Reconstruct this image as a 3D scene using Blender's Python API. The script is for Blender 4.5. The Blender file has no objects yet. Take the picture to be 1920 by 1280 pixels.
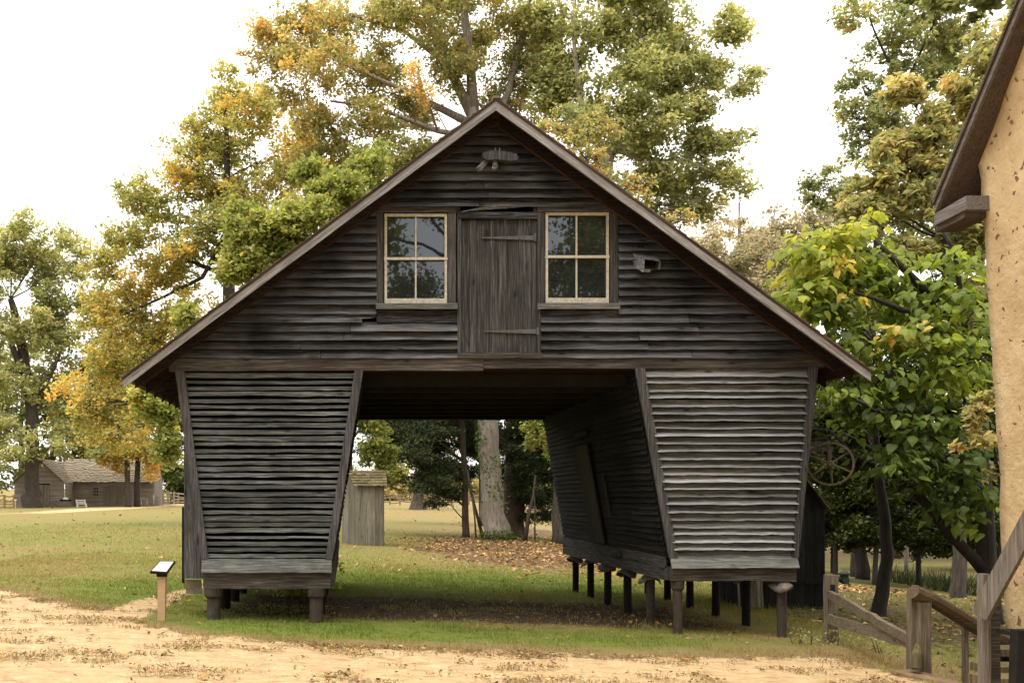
import bpy, math, random
import numpy as np
from mathutils import Vector

scene = bpy.context.scene
C = scene.collection
R = math.radians
F = 1876.0            # focal length in photo pixels (1920 wide)
EYE = 1.83

# ---------------------------------------------------------------- camera
cam_d = bpy.data.cameras.new('camera')
cam = bpy.data.objects.new('camera', cam_d)
C.objects.link(cam)
cam.location = (0, 0, EYE)
cam.rotation_euler = (R(90), 0, 0)
cam_d.sensor_width = 36.0
cam_d.lens = F / 1920 * 36
cam_d.shift_x = (960 - 652) / 1920
cam_d.shift_y = (932 - 640) / 1920
cam_d.clip_end = 3000
scene.camera = cam

# ---------------------------------------------------------------- overcast sky
SUN_EL, SUN_AZ = R(74), R(-140)      # azimuth measured from +Y towards +X
world = bpy.data.worlds.new('World')
scene.world = world
world.use_nodes = True
wn, wl = world.node_tree.nodes, world.node_tree.links
bg = wn['Background']
sky = wn.new('ShaderNodeTexSky')
sky.sky_type = 'NISHITA'
sky.sun_disc = False
sky.sun_elevation = SUN_EL
sky.sun_rotation = SUN_AZ
sky.dust_density = 4.0
sky.air_density = 1.0
hsv = wn.new('ShaderNodeHueSaturation')
hsv.inputs['Saturation'].default_value = 0.2
wl.new(sky.outputs[0], hsv.inputs['Color'])
mixw = wn.new('ShaderNodeMix')
mixw.data_type = 'RGBA'
mixw.inputs[0].default_value = 0.72            # an even cloud layer over the clear sky
wl.new(hsv.outputs[0], mixw.inputs[6])
mixw.inputs[7].default_value = (10.2, 9.8, 9.3, 1)
wl.new(mixw.outputs[2], bg.inputs['Color'])
bg.inputs['Strength'].default_value = 0.082

sun_d = bpy.data.lights.new('sun', 'SUN')
sun_d.energy = 1.5
sun_d.angle = R(60)
sun_d.color = (1.0, 0.92, 0.80)
sun = bpy.data.objects.new('sun', sun_d)
C.objects.link(sun)
sdir = Vector((math.sin(SUN_AZ) * math.cos(SUN_EL), math.cos(SUN_AZ) * math.cos(SUN_EL), math.sin(SUN_EL)))
sun.rotation_euler = (-sdir).to_track_quat('-Z', 'Y').to_euler()

vs = scene.view_settings
vs.view_transform = 'Standard'
vs.look = 'None'
vs.gamma = 1.0
vs.use_curve_mapping = False
vs.exposure = 1.7
scene.cycles.max_bounces = 8
scene.cycles.diffuse_bounces = 4
scene.cycles.glossy_bounces = 3
scene.cycles.transmission_bounces = 6
scene.cycles.transparent_max_bounces = 8
scene.cycles.volume_bounces = 0

# ---------------------------------------------------------------- helpers
def px(x, y, Y):
    """a point seen at photo pixel x, y at the distance Y"""
    return np.array(((x - 652) * Y / F, Y, EYE - (y - 932) * Y / F))

def smooth(a, b, v):
    t = np.clip((v - a) / (b - a), 0, 1)
    return t * t * (3 - 2 * t)

_rs = np.random.RandomState(5)
_LAT = _rs.rand(64, 64)
def vnoise(x, y):
    x = np.asarray(x, float); y = np.asarray(y, float)
    xi = np.floor(x).astype(int); yi = np.floor(y).astype(int)
    fx = x - xi; fy = y - yi
    fx = fx * fx * (3 - 2 * fx); fy = fy * fy * (3 - 2 * fy)
    a = _LAT[xi % 64, yi % 64]; b = _LAT[(xi + 1) % 64, yi % 64]
    c = _LAT[xi % 64, (yi + 1) % 64]; d = _LAT[(xi + 1) % 64, (yi + 1) % 64]
    return (a * (1 - fx) + b * fx) * (1 - fy) + (c * (1 - fx) + d * fx) * fy
def fbm(x, y, oct=4):
    s = 0; a = 0.5; t = 0
    for i in range(oct):
        s = s + a * vnoise(x * 2 ** i + 17.3 * i, y * 2 ** i + 9.1 * i); t += a; a *= 0.5
    return s / t

def ground_z(x, y):
    x = np.asarray(x, float); y = np.asarray(y, float)
    z = 0.2 - 0.032 * (np.clip(x, -6, 6) + 1.8)
    z = z + 0.0095 * np.maximum(0, y - 20)
    drop = 0.095 * np.maximum(0, x - 7) * np.clip((y - 14) / 14, 0, 1) * (1 - smooth(60, 110, y))
    z = z - np.minimum(drop, 1.3)
    z = z - 0.62 * smooth(5.95, 7.3, x) * (1 - smooth(11.0, 13.0, y)) * smooth(-30, -10, y)
    return z

ROOT = {}
def tag(o, label=None, cat=None, group=None, kind=None):
    if label: o['label'] = label
    if cat: o['category'] = cat
    if group: o['group'] = group
    if kind: o['kind'] = kind
    return o

def thing(name, label, cat, loc, group=None):
    o = bpy.data.objects.new(name, None)
    o.empty_display_size = 0.3
    C.objects.link(o)
    o.location = loc
    ROOT[o.name] = np.array(loc, float)
    return tag(o, label, cat, group)

class MB:
    """collects shapes in world coordinates, then links them as ONE mesh object"""
    def __init__(self):
        self.v = []; self.f = []; self.n = 0; self.att = []; self.wear = []
    def add(self, v, f, att=None):
        v = np.asarray(v, float)
        self.v.append(v)
        self.wear += list(att) if att is not None else [0.0] * len(v)
        for q in f:
            self.f.append(tuple(int(i) + self.n for i in q))
        self.n += len(v)
        return self
    def box(self, x0, x1, y0, y1, z0, z1):
        v = [(x, y, z) for x in (x0, x1) for y in (y0, y1) for z in (z0, z1)]
        return self.hexa([v[0], v[4], v[6], v[2], v[1], v[5], v[7], v[3]])
    def hexa(self, p):
        """bottom ring 0-3, top ring 4-7"""
        return self.add(p, [(3, 2, 1, 0), (4, 5, 6, 7), (0, 1, 5, 4), (1, 2, 6, 5), (2, 3, 7, 6), (3, 0, 4, 7)])
    def beam(self, a, b, w, h, up=(0, 0, 1), seg=1, wob=0, rng=None):
        """a timber from a to b, w wide, h high"""
        a = np.array(a, float); b = np.array(b, float)
        d = b - a; d /= np.linalg.norm(d)
        up = np.array(up, float)
        s = np.cross(d, up); s /= np.linalg.norm(s)
        u = np.cross(s, d)
        rings = []
        for i in range(seg + 1):
            t = i / seg
            c = a + (b - a) * t
            o = np.zeros(3)
            ww, hh = w, h
            if wob and rng is not None:
                o = s * rng.normal(0, wob) + u * rng.normal(0, wob)
                ww = w * (1 + rng.normal(0, wob * 6)); hh = h * (1 + rng.normal(0, wob * 6))
            for sx, sy in ((-1, -1), (1, -1), (1, 1), (-1, 1)):
                rings.append(c + o + s * sx * ww / 2 + u * sy * hh / 2)
        f = [(3, 2, 1, 0), tuple(4 * seg + k for k in range(4))]
        for i in range(seg):
            for k in range(4):
                f.append((4 * i + k, 4 * i + (k + 1) % 4, 4 * i + 4 + (k + 1) % 4, 4 * i + 4 + k))
        return self.add(rings, f)
    def tube(self, pts, rad, sides=8, cap=True, rough=0, rng=None):
        pts = [np.array(p, float) for p in pts]
        n = len(pts); v = []; f = []
        ref = np.array((0.31, 0.93, 0.17))
        for i in range(n):
            d = pts[min(i + 1, n - 1)] - pts[max(i - 1, 0)]
            d = d / (np.linalg.norm(d) + 1e-9)
            s = np.cross(d, ref); s /= (np.linalg.norm(s) + 1e-9)
            u = np.cross(s, d)
            for k in range(sides):
                a = 2 * math.pi * k / sides
                r = rad[i] * (1 + (rng.normal(0, rough) if rough else 0))
                v.append(pts[i] + r * (s * math.cos(a) + u * math.sin(a)))
        for i in range(n - 1):
            for k in range(sides):
                f.append((i * sides + k, i * sides + (k + 1) % sides, (i + 1) * sides + (k + 1) % sides, (i + 1) * sides + k))
        if cap:
            f.append(tuple(range(sides - 1, -1, -1)))
            f.append(tuple((n - 1) * sides + k for k in range(sides)))
        return self.add(v, f)
    def prism(self, poly, d0, d1, axis=1):
        """polygon in the two other axes, extruded along axis from d0 to d1"""
        n = len(poly); v = []
        for d in (d0, d1):
            for a, b in poly:
                p = [0, 0, 0]; o = [i for i in range(3) if i != axis]
                p[o[0]] = a; p[o[1]] = b; p[axis] = d
                v.append(p)
        f = [tuple(range(n - 1, -1, -1)), tuple(range(n, 2 * n))]
        for k in range(n):
            f.append((k, (k + 1) % n, n + (k + 1) % n, n + k))
        return self.add(v, f)
    def board(self, BL, BR, TR, TL, N, thick, tilt=0.0, seg=16, wob=0.0, edge=0.0, rng=None, top_thick=None, sag=0.0, cup=None):
        """a weathered board between four corners; the lower edge stands out by tilt along N"""
        BL, BR, TR, TL, N = [np.array(q, float) for q in (BL, BR, TR, TL, N)]
        tt = thick if top_thick is None else top_thick
        rng = rng or np.random
        vdir = (TL - BL); vdir = vdir / (np.linalg.norm(vdir) + 1e-9)
        ph = rng.rand(4) * 7; fr = 1 + rng.rand(4) * 3
        vv = []
        w1 = 0; e1 = 0
        for i in range(seg + 1):
            t = i / seg
            w = wob * (0.6 * math.sin(ph[0] + fr[0] * 3 * t) + 0.4 * math.sin(ph[1] + fr[1] * 9 * t))
            e1 = 0.55 * e1 + rng.normal(0, edge)
            e2 = edge * 0.8 * math.sin(ph[2] + fr[2] * 4 * t)
            sg = -sag * math.sin(math.pi * t)
            b = BL + (BR - BL) * t + vdir * (e1 + e2 + sg)
            tp = TL + (TR - TL) * t + vdir * (e2 + sg)
            if cup is not None:
                mo = b + (tp - b) * (cup + 0.06 * math.sin(ph[3] + 6 * t))
                k_ = 0.16 * (tilt + w)
                vv += [b + N * (tilt + w), b + N * (tilt + thick + w), mo + N * (k_ + thick), tp + N * (tt + w * 0.3), tp + N * w * 0.3, mo + N * k_]
                continue
            vv += [b + N * (tilt + w), b + N * (tilt + thick + w), tp + N * (tt + w * 0.3), tp + N * w * 0.3]
        q = 6 if cup is not None else 4
        f = [tuple(range(q)), tuple(q * seg + k for k in range(q - 1, -1, -1))]
        for i in range(seg):
            for k in range(q):
                f.append((q * i + (k + 1) % q, q * i + k, q * i + q + k, q * i + q + (k + 1) % q))
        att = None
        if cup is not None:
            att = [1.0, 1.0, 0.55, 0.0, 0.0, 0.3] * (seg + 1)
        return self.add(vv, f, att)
    def build(self, name, mat, parent=None, label=None, kind=None, smooth_shade=False):
        v = np.concatenate(self.v)
        if parent is not None:
            r = ROOT[parent.name]
            v = v - r
        me = bpy.data.meshes.new(name)
        me.from_pydata(v.tolist(), [], self.f)
        me.materials.append(mat)
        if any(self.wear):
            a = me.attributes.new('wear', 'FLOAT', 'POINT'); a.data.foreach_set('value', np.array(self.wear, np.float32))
        if smooth_shade:
            me.polygons.foreach_set('use_smooth', [True] * len(me.polygons))
        me.update()
        o = bpy.data.objects.new(name, me)
        C.objects.link(o)
        if parent is not None:
            o.parent = parent
            ROOT[o.name] = r if ROOT[parent.name] is r else ROOT[parent.name]
        else:
            ROOT[o.name] = np.zeros(3)
        if label: o['label'] = label
        if kind: o['kind'] = kind
        return o

def fast_mesh(name, verts, nper, mat, parent=None, tint=None, smooth_shade=False, faces=None):
    """many separate small faces (nper corners each) as one mesh with a per-point colour choice 'tint'"""
    v = np.asarray(verts, np.float32)
    if parent is not None:
        v = v - ROOT[parent.name].astype(np.float32)
    n = len(v); nf = n // nper
    me = bpy.data.meshes.new(name)
    me.vertices.add(n); me.vertices.foreach_set('co', v.ravel())
    me.loops.add(n); me.loops.foreach_set('vertex_index', np.arange(n, dtype=np.int32))
    me.polygons.add(nf)
    me.polygons.foreach_set('loop_start', np.arange(0, n, nper, dtype=np.int32))
    me.polygons.foreach_set('loop_total', np.full(nf, nper, np.int32))
    if tint is not None:
        a = me.attributes.new('tint', 'FLOAT', 'POINT')
        a.data.foreach_set('value', np.asarray(tint, np.float32))
    me.materials.append(mat)
    me.update(calc_edges=True)
    o = bpy.data.objects.new(name, me)
    C.objects.link(o)
    if parent is not None:
        o.parent = parent
        ROOT[o.name] = ROOT[parent.name]
    else:
        ROOT[o.name] = np.zeros(3)
    return o

# ---------------------------------------------------------------- materials
def new_mat(name):
    m = bpy.data.materials.new(name)
    m.use_nodes = True
    nt = m.node_tree
    b = nt.nodes['Principled BSDF']
    return m, nt, b
def node(nt, t, **kw):
    n = nt.nodes.new(t)
    for k, v in kw.items(): setattr(n, k, v)
    return n
def ramp(nt, src, stops):
    r = nt.nodes.new('ShaderNodeValToRGB')
    el = r.color_ramp.elements
    while len(el) > 1: el.remove(el[-1])
    el[0].position = stops[0][0]; el[0].color = (*stops[0][1], 1)
    for p, c in stops[1:]:
        e = el.new(p); e.color = (*c, 1)
    nt.links.new(src, r.inputs[0])
    return r.outputs[0]
def noise(nt, vec, scale, detail=6, rough=0.6, dist=0.0):
    n = nt.nodes.new('ShaderNodeTexNoise')
    n.inputs['Scale'].default_value = scale
    n.inputs['Detail'].default_value = detail
    n.inputs['Roughness'].default_value = rough
    n.inputs['Distortion'].default_value = dist
    if vec is not None: nt.links.new(vec, n.inputs['Vector'])
    return n.outputs[0]
def mixc(nt, fac, a, b, mode='MIX'):
    m = nt.nodes.new('ShaderNodeMix'); m.data_type = 'RGBA'; m.blend_type = mode
    for sock, val in ((m.inputs[0], fac), (m.inputs[6], a), (m.inputs[7], b)):
        if isinstance(val, (int, float)): sock.default_value = val
        elif isinstance(val, tuple): sock.default_value = (*val, 1)
        else: nt.links.new(val, sock)
    return m.outputs[2]
def maprange(nt, src, a, b, c, d):
    m = nt.nodes.new('ShaderNodeMapRange')
    for i, v in enumerate((a, b, c, d)): m.inputs[i + 1].default_value = v
    nt.links.new(src, m.inputs[0])
    return m.outputs[0]
def mathn(nt, op, a, b=None):
    m = nt.nodes.new('ShaderNodeMath'); m.operation = op
    for i, v in enumerate((a, b)):
        if v is None: continue
        if isinstance(v, (int, float)): m.inputs[i].default_value = v
        else: nt.links.new(v, m.inputs[i])
    return m.outputs[0]
def bump(nt, b, h, strength=0.4, dist=0.01):
    n = nt.nodes.new('ShaderNodeBump')
    n.inputs['Strength'].default_value = strength
    n.inputs['Distance'].default_value = dist
    nt.links.new(h, n.inputs['Height'])
    nt.links.new(n.outputs[0], b.inputs['Normal'])

def wood(name, dark, mid, light, axis='X', moss=0.0, stain=0.5, brown=0.3, rough=0.85, vary=0.35, knots=True, mosscol=(0.10, 0.12, 0.06), fine=1.0, rot=0.0):
    m, nt, b = new_mat(name)
    tc = node(nt, 'ShaderNodeTexCoord')
    oi = node(nt, 'ShaderNodeObjectInfo')
    off = node(nt, 'ShaderNodeVectorMath', operation='SCALE')
    cx = node(nt, 'ShaderNodeCombineXYZ')
    for i in range(3): nt.links.new(oi.outputs['Random'], cx.inputs[i])
    nt.links.new(cx.outputs[0], off.inputs[0]); off.inputs['Scale'].default_value = 61.0
    ad = node(nt, 'ShaderNodeVectorMath', operation='ADD')
    nt.links.new(tc.outputs['Object'], ad.inputs[0]); nt.links.new(off.outputs[0], ad.inputs[1])
    mp = node(nt, 'ShaderNodeMapping')
    sc = [40.0, 40.0, 40.0]; sc['XYZ'.index(axis)] = 1.5
    mp.inputs['Scale'].default_value = [s * fine for s in sc]
    src_ = ad.outputs[0]
    if rot:
        vr = node(nt, 'ShaderNodeVectorRotate', rotation_type='Y_AXIS')
        vr.inputs['Angle'].default_value = rot
        nt.links.new(src_, vr.inputs['Vector']); src_ = vr.outputs[0]
    nt.links.new(src_, mp.inputs['Vector'])
    grain = noise(nt, mp.outputs[0], 1.6, 9, 0.68, 0.6)
    mp2 = node(nt, 'ShaderNodeMapping')
    sc = [7.0, 7.0, 7.0]; sc['XYZ'.index(axis)] = 0.55
    mp2.inputs['Scale'].default_value = sc
    nt.links.new(src_, mp2.inputs['Vector'])
    patch = noise(nt, mp2.outputs[0], 1.5, 5, 0.6, 0.3)
    col = ramp(nt, grain, [(0.3, dark), (0.5, mid), (0.70, light)])
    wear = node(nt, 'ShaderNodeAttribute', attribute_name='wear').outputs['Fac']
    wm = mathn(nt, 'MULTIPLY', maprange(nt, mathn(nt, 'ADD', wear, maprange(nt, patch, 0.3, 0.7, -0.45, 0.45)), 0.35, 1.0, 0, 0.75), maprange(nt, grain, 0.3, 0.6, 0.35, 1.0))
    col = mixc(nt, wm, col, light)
    bcol = ramp(nt, grain, [(0.3, tuple(c * f for c, f in zip(dark, (0.9, 0.62, 0.5)))), (0.65, tuple(c * f for c, f in zip(mid, (0.95, 0.68, 0.52))))])
    col = mixc(nt, mathn(nt, 'MULTIPLY', maprange(nt, patch, 0.5, 0.68, 0, 1), brown), col, bcol)
    big = noise(nt, tc.outputs['Object'], 0.9, 4, 0.6)
    st = mathn(nt, 'MULTIPLY', maprange(nt, big, 0.42, 0.68, 0, 1), stain)
    col = mixc(nt, st, col, tuple(c * 0.28 for c in dark))
    if moss:
        mo = noise(nt, ad.outputs[0], 3.2, 6, 0.7)
        col = mixc(nt, mathn(nt, 'MULTIPLY', maprange(nt, mo, 0.45, 0.62, 0, 1), moss), col, mosscol)
    if knots:
        mp3 = node(nt, 'ShaderNodeMapping')
        sc = [6.0, 6.0, 6.0]; sc['XYZ'.index(axis)] = 2.2
        mp3.inputs['Scale'].default_value = sc
        nt.links.new(ad.outputs[0], mp3.inputs['Vector'])
        vo = node(nt, 'ShaderNodeTexVoronoi')
        vo.inputs['Scale'].default_value = 1.0
        nt.links.new(mp3.outputs[0], vo.inputs['Vector'])
        kn = maprange(nt, vo.outputs['Distance'], 0.05, 0.16, 0.75, 0)
        col = mixc(nt, kn, col, tuple(c * 0.35 for c in dark))
    val = maprange(nt, oi.outputs['Random'], 0, 1, 1 - vary, 1 + vary)
    vm = node(nt, 'ShaderNodeVectorMath', operation='SCALE')
    nt.links.new(col, vm.inputs[0]); nt.links.new(val, vm.inputs['Scale'])
    nt.links.new(vm.outputs[0], b.inputs['Base Color'])
    b.inputs['Roughness'].default_value = rough
    b.inputs['Specular IOR Level'].default_value = 0.1
    bump(nt, b, grain, 0.7, 0.012)
    return m

def plain(name, col, rough=0.7, metal=0.0, var=0.25, scale=8.0, bumpy=0.15):
    m, nt, b = new_mat(name)
    tc = node(nt, 'ShaderNodeTexCoord')
    n1 = noise(nt, tc.outputs['Object'], scale, 6, 0.65)
    c = ramp(nt, n1, [(0.3, tuple(x * (1 - var) for x in col)), (0.7, tuple(min(1, x * (1 + var)) for x in col))])
    nt.links.new(c, b.inputs['Base Color'])
    b.inputs['Roughness'].default_value = rough
    b.inputs['Metallic'].default_value = metal
    b.inputs['Specular IOR Level'].default_value = 0.15
    if bumpy: bump(nt, b, n1, bumpy, 0.02)
    return m

def leaf_mat(name, stops, trans=0.4, gloss=0.012, use_random=False):
    m, nt, b = new_mat(name)
    nt.nodes.remove(b)
    out = nt.nodes['Material Output']
    if use_random:
        oi = node(nt, 'ShaderNodeObjectInfo'); src = oi.outputs['Random']
    else:
        at = node(nt, 'ShaderNodeAttribute', attribute_name='tint'); src = at.outputs['Fac']
    c = ramp(nt, src, stops)
    d = node(nt, 'ShaderNodeBsdfDiffuse'); nt.links.new(c, d.inputs['Color'])
    t = node(nt, 'ShaderNodeBsdfTranslucent')
    bright = mixc(nt, 1.0, c, (1.25, 1.2, 0.8), 'MULTIPLY')
    nt.links.new(bright, t.inputs['Color'])
    mx = node(nt, 'ShaderNodeMixShader'); mx.inputs[0].default_value = trans
    nt.links.new(d.outputs[0], mx.inputs[1]); nt.links.new(t.outputs[0], mx.inputs[2])
    g = node(nt, 'ShaderNodeBsdfGlossy'); g.inputs['Roughness'].default_value = 0.45
    mx2 = node(nt, 'ShaderNodeMixShader'); mx2.inputs[0].default_value = gloss
    nt.links.new(mx.outputs[0], mx2.inputs[1]); nt.links.new(g.outputs[0], mx2.inputs[2])
    nt.links.new(mx2.outputs[0], out.inputs['Surface'])
    return m

M = {}
M['gable'] = wood('gable_wood', (0.0050, 0.0051, 0.0057), (0.0300, 0.0306, 0.0334), (0.1430, 0.1472, 0.1601), 'X', stain=0.8, brown=0.35, vary=0.3)
M['slat'] = wood('slat_wood', (0.0150, 0.0156, 0.0162), (0.0743, 0.0784, 0.0823), (0.2287, 0.2408, 0.2527), 'X', moss=0.18, stain=0.45, brown=0.25, vary=0.3)
M['clap'] = wood('clapboard_wood', (0.0176, 0.0178, 0.0190), (0.0978, 0.0998, 0.1056), (0.4046, 0.4149, 0.4369), 'X', moss=0.2, stain=0.35, brown=0.25, vary=0.22)
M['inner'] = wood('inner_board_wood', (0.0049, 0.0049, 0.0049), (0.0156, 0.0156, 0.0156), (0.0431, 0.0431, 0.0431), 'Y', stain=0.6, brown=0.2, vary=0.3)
M['post_wood'] = wood('corner_post_wood', (0.0192, 0.0185, 0.0191), (0.0613, 0.0592, 0.0617), (0.1533, 0.1514, 0.1594), 'Z', stain=0.25, brown=0.35, vary=0.2)
M['beam_wood'] = wood('beam_wood', (0.0160, 0.0140, 0.0130), (0.0608, 0.0546, 0.0502), (0.1610, 0.1472, 0.1380), 'X', stain=0.4, brown=0.6, vary=0.2)
M['sill_wood'] = wood('sill_wood', (0.0264, 0.0275, 0.0289), (0.0906, 0.0950, 0.0972), (0.2572, 0.2699, 0.2752), 'X', moss=0.3, stain=0.15, brown=0.15, vary=0.15, mosscol=(0.19, 0.20, 0.15))
M['sill_y'] = wood('sill_side_wood', (0.0175, 0.0165, 0.0160), (0.0620, 0.0589, 0.0570), (0.1564, 0.1500, 0.1454), 'Y', stain=0.3, brown=0.4, vary=0.2)
M['door'] = wood('door_wood', (0.0138, 0.0135, 0.0141), (0.0503, 0.0488, 0.0504), (0.1477, 0.1443, 0.1488), 'Z', stain=0.35, brown=0.35, vary=0.22)
for s_, a_ in ((-1, -math.atan(0.746)), (1, math.atan(0.725))):
    M['fascia%d' % s_] = wood('fascia_wood', (0.0839, 0.0750, 0.0734), (0.2250, 0.2151, 0.2139), (0.3925, 0.3899, 0.3942), 'X', stain=0.25, brown=0.5, vary=0.12, knots=False, rot=-a_)
    M['soffit%d' % s_] = wood('soffit_wood', (0.0150, 0.0085, 0.0070), (0.0465, 0.0260, 0.0211), (0.1104, 0.0662, 0.0534), 'X', stain=0.3, brown=0.6, vary=0.2, rot=-a_)
M['soffit'] = wood('soffit_wood', (0.0140, 0.0090, 0.0075), (0.0434, 0.0279, 0.0229), (0.1012, 0.0662, 0.0534), 'X', stain=0.3, brown=0.6, vary=0.2)
M['rafter'] = wood('rafter_wood', (0.0055, 0.0041, 0.0036), (0.0171, 0.0130, 0.0113), (0.0469, 0.0364, 0.0314), 'X', stain=0.2, brown=0.4, vary=0.2)
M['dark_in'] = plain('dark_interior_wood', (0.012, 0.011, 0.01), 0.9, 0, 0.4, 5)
M['shake'] = wood('shake_wood', (0.0480, 0.0420, 0.0300), (0.1400, 0.1260, 0.0945), (0.2475, 0.2250, 0.1725), 'Z', moss=0.5, stain=0.2, brown=0.4, vary=0.3, mosscol=(0.13, 0.13, 0.05))
M['cream'] = plain('cream_paint', (0.41, 0.39, 0.325), 0.65, 0, 0.3, 26)
M['iron'] = plain('hinge_iron', (0.10, 0.10, 0.108), 0.55, 0.3, 0.25, 20)
M['rust'] = plain('rusty_pipe', (0.05, 0.04, 0.033), 0.8, 0.1, 0.4, 9, 0.3)
M['darkpost'] = plain('tarred_pipe', (0.013, 0.012, 0.011), 0.8, 0.1, 0.4, 9, 0.3)
M['tin'] = plain('rusted_tin', (0.14, 0.12, 0.11), 0.6, 0.3, 0.5, 12, 0.3)
# ---------------------------------------------------------------- ground
def seg_dist(x, y, pts):
    """distance to a polyline and the running index along it"""
    best = np.full(x.shape, 1e9); par = np.zeros(x.shape)
    for i in range(len(pts) - 1):
        ax, ay = pts[i]; bx, by = pts[i + 1]
        dx, dy = bx - ax, by - ay
        t = np.clip(((x - ax) * dx + (y - ay) * dy) / (dx * dx + dy * dy), 0, 1)
        d = np.hypot(x - ax - t * dx, y - ay - t * dy)
        m = d < best
        best = np.where(m, d, best); par = np.where(m, i + t, par)
    return best, par
EDGE_X = [-60, -9, -5.5, -4.0, -3.2, -2.5, -1.6, -0.1, 1.5, 3.3, 5.2, 5.7]
EDGE_Y = [22, 17.6, 15.9, 14.4, 13.6, 12.5, 11.65, 11.45, 11.3, 11.2, 11.55, 11.8]
FOOT = [(-3.3, 12.2), (-3.1, 13.6), (-2.95, 15.2), (-2.75, 17.6), (-2.6, 20.5)]
LANE = [(-80, 55), (-34, 59), (-22.3, 64), (-20.0, 76), (-17.0, 97), (-12, 125)]
def sand_mask(x, y):
    """1 on the sandy yard and the paths, 0 on the lawn"""
    yb = np.interp(x, EDGE_X, EDGE_Y)
    s = smooth(0.55, -0.45, y - yb + 0 * x) if False else 1 - smooth(-0.45, 0.55, y - yb)
    s = s * (1 - smooth(5.55, 6.0, x + 0.35 * (fbm(x * 1.3, y * 1.3) - 0.5) - 0.13 * np.maximum(0, 10 - y)))
    d, p = seg_dist(x, y, FOOT)
    s = np.maximum(s, 1 - smooth(0.22, 0.55, d + 0.09 * np.clip(p - 1, 0, 5)))
    d, p = seg_dist(x, y, LANE)
    s = np.maximum(s, 1 - smooth(1.3, 2.3, d - 0.9 * np.clip(2 - p, 0, 1)))
    return s
def patch_noise(x, y):
    """streaks of dead grass and litter lying on the sand"""
    n = fbm(x * 1.15 + 3, y * 1.9 + 8, 5)
    m = fbm(x * 4.2 + 13, y * 6.5 + 1, 4)
    return 0.55 * n + 0.45 * m
def litter_mask(x, y):
    """fallen leaf litter under the trees"""
    d = np.hypot((x - 5.6) / 4.2, (y - 33) / 9.5)
    a = 1 - smooth(0.6, 1.15, d + 0.5 * (fbm(x * 0.7, y * 0.5) - 0.5))
    w = smooth(6.6, 9.0, x + 0.08 * (y - 14) * 0) * smooth(11, 13.5, y) * (1 - smooth(55, 70, y))
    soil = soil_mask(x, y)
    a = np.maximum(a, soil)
    return np.clip(np.maximum(a, w * (0.35 + 0.5 * fbm(x * 0.5, y * 0.5, 3))), 0, 1)
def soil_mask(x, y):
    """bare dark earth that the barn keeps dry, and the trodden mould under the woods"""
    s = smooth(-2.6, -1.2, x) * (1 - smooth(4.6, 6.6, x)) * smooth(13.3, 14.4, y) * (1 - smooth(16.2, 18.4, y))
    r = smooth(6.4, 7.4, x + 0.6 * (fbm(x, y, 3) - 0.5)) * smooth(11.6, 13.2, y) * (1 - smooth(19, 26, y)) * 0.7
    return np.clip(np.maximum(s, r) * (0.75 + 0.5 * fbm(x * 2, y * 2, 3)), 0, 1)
def grass_green(x, y):
    """how green (1) or dry (0) the lawn is"""
    g = fbm(x * 0.33 + 5, y * 0.22 + 2, 4) * 0.8 + 0.35 * fbm(x * 1.6, y * 1.1, 3) - 0.12
    band = np.exp(-((y - 12.6) / 1.0) ** 2) * smooth(-2.5, -1, x) * (1 - smooth(3.5, 6, x))
    thru = np.exp(-((y - 20.5) / 3.4) ** 2) * (1 - smooth(3.0, 5.5, np.abs(x - 2)))
    left = np.exp(-((y - 17.5) / 2.4) ** 2) * np.exp(-((x + 3.2) / 1.6) ** 2)
    edge = np.exp(-((y - np.interp(x, EDGE_X, EDGE_Y)) / 0.5) ** 2)
    dark = np.exp(-((y - 34) / 2.6) ** 2) * smooth(0, 3, x)
    return np.clip(g * 0.62 + 0.18 * (1 - smooth(-2, 2, x)) * (1 - smooth(40, 60, y)) + 0.42 * band + 0.6 * thru + 0.45 * left - 0.75 * edge - 0.25 * smooth(55, 90, y) * smooth(-12, 0, x) + 0.25 * dark + 0.4 * smooth(6, 8, x) * smooth(11, 13, y) * (1 - smooth(40, 50, y)), 0, 1)

def axis(parts):
    out = []
    for a, b, s in parts:
        n = max(1, int(round((b - a) / s)))
        out += list(np.linspace(a, b, n, endpoint=False))
    out.append(parts[-1][1])
    return np.array(out)
gx = axis([(-900, -300, 200), (-300, -60, 30), (-60, -20, 4), (-20, -8, 0.6), (-8, -4, 0.1), (-4, 7.6, 0.07), (7.6, 16, 0.3), (16, 60, 3), (60, 300, 30), (300, 900, 200)])
gy = axis([(-300, -40, 40), (-40, 0, 8), (0, 7.5, 1.0), (7.5, 15.5, 0.07), (15.5, 22, 0.13), (22, 45, 0.5), (45, 110, 2.0), (110, 300, 12), (300, 1500, 200)])
GX, GY = np.meshgrid(gx, gy)
fine = smooth(7.0, 8.5, GY) * (1 - smooth(18, 26, GY)) * smooth(-9, -7.5, GX) * (1 - smooth(7.5, 9, GX))
S = sand_mask(GX, GY)
PN = patch_noise(GX, GY)
SB = np.clip((S + 0.9 * (0.47 - PN) * 1.6 * np.where(S > 0.02, 1, 0)) , 0, 1) * np.where(S > 0.02, 1, 0)
GZ = ground_z(GX, GY) + fine * (0.035 * (fbm(GX * 1.2, GY * 1.2, 3) - 0.5) + 0.03 * (fbm(GX * 5, GY * 5, 3) - 0.5)) - 0.018 * smooth(0.3, 0.7, S) * fine
ny, nx = GX.shape
idx = np.arange(ny * nx).reshape(ny, nx)
quads = np.stack([idx[:-1, :-1], idx[:-1, 1:], idx[1:, 1:], idx[1:, :-1]], -1).reshape(-1, 4)
SF = S[:-1, :-1] * 0.25 + S[:-1, 1:] * 0.25 + S[1:, 1:] * 0.25 + S[1:, :-1] * 0.25
issand = (SF > 0.5).ravel()
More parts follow.
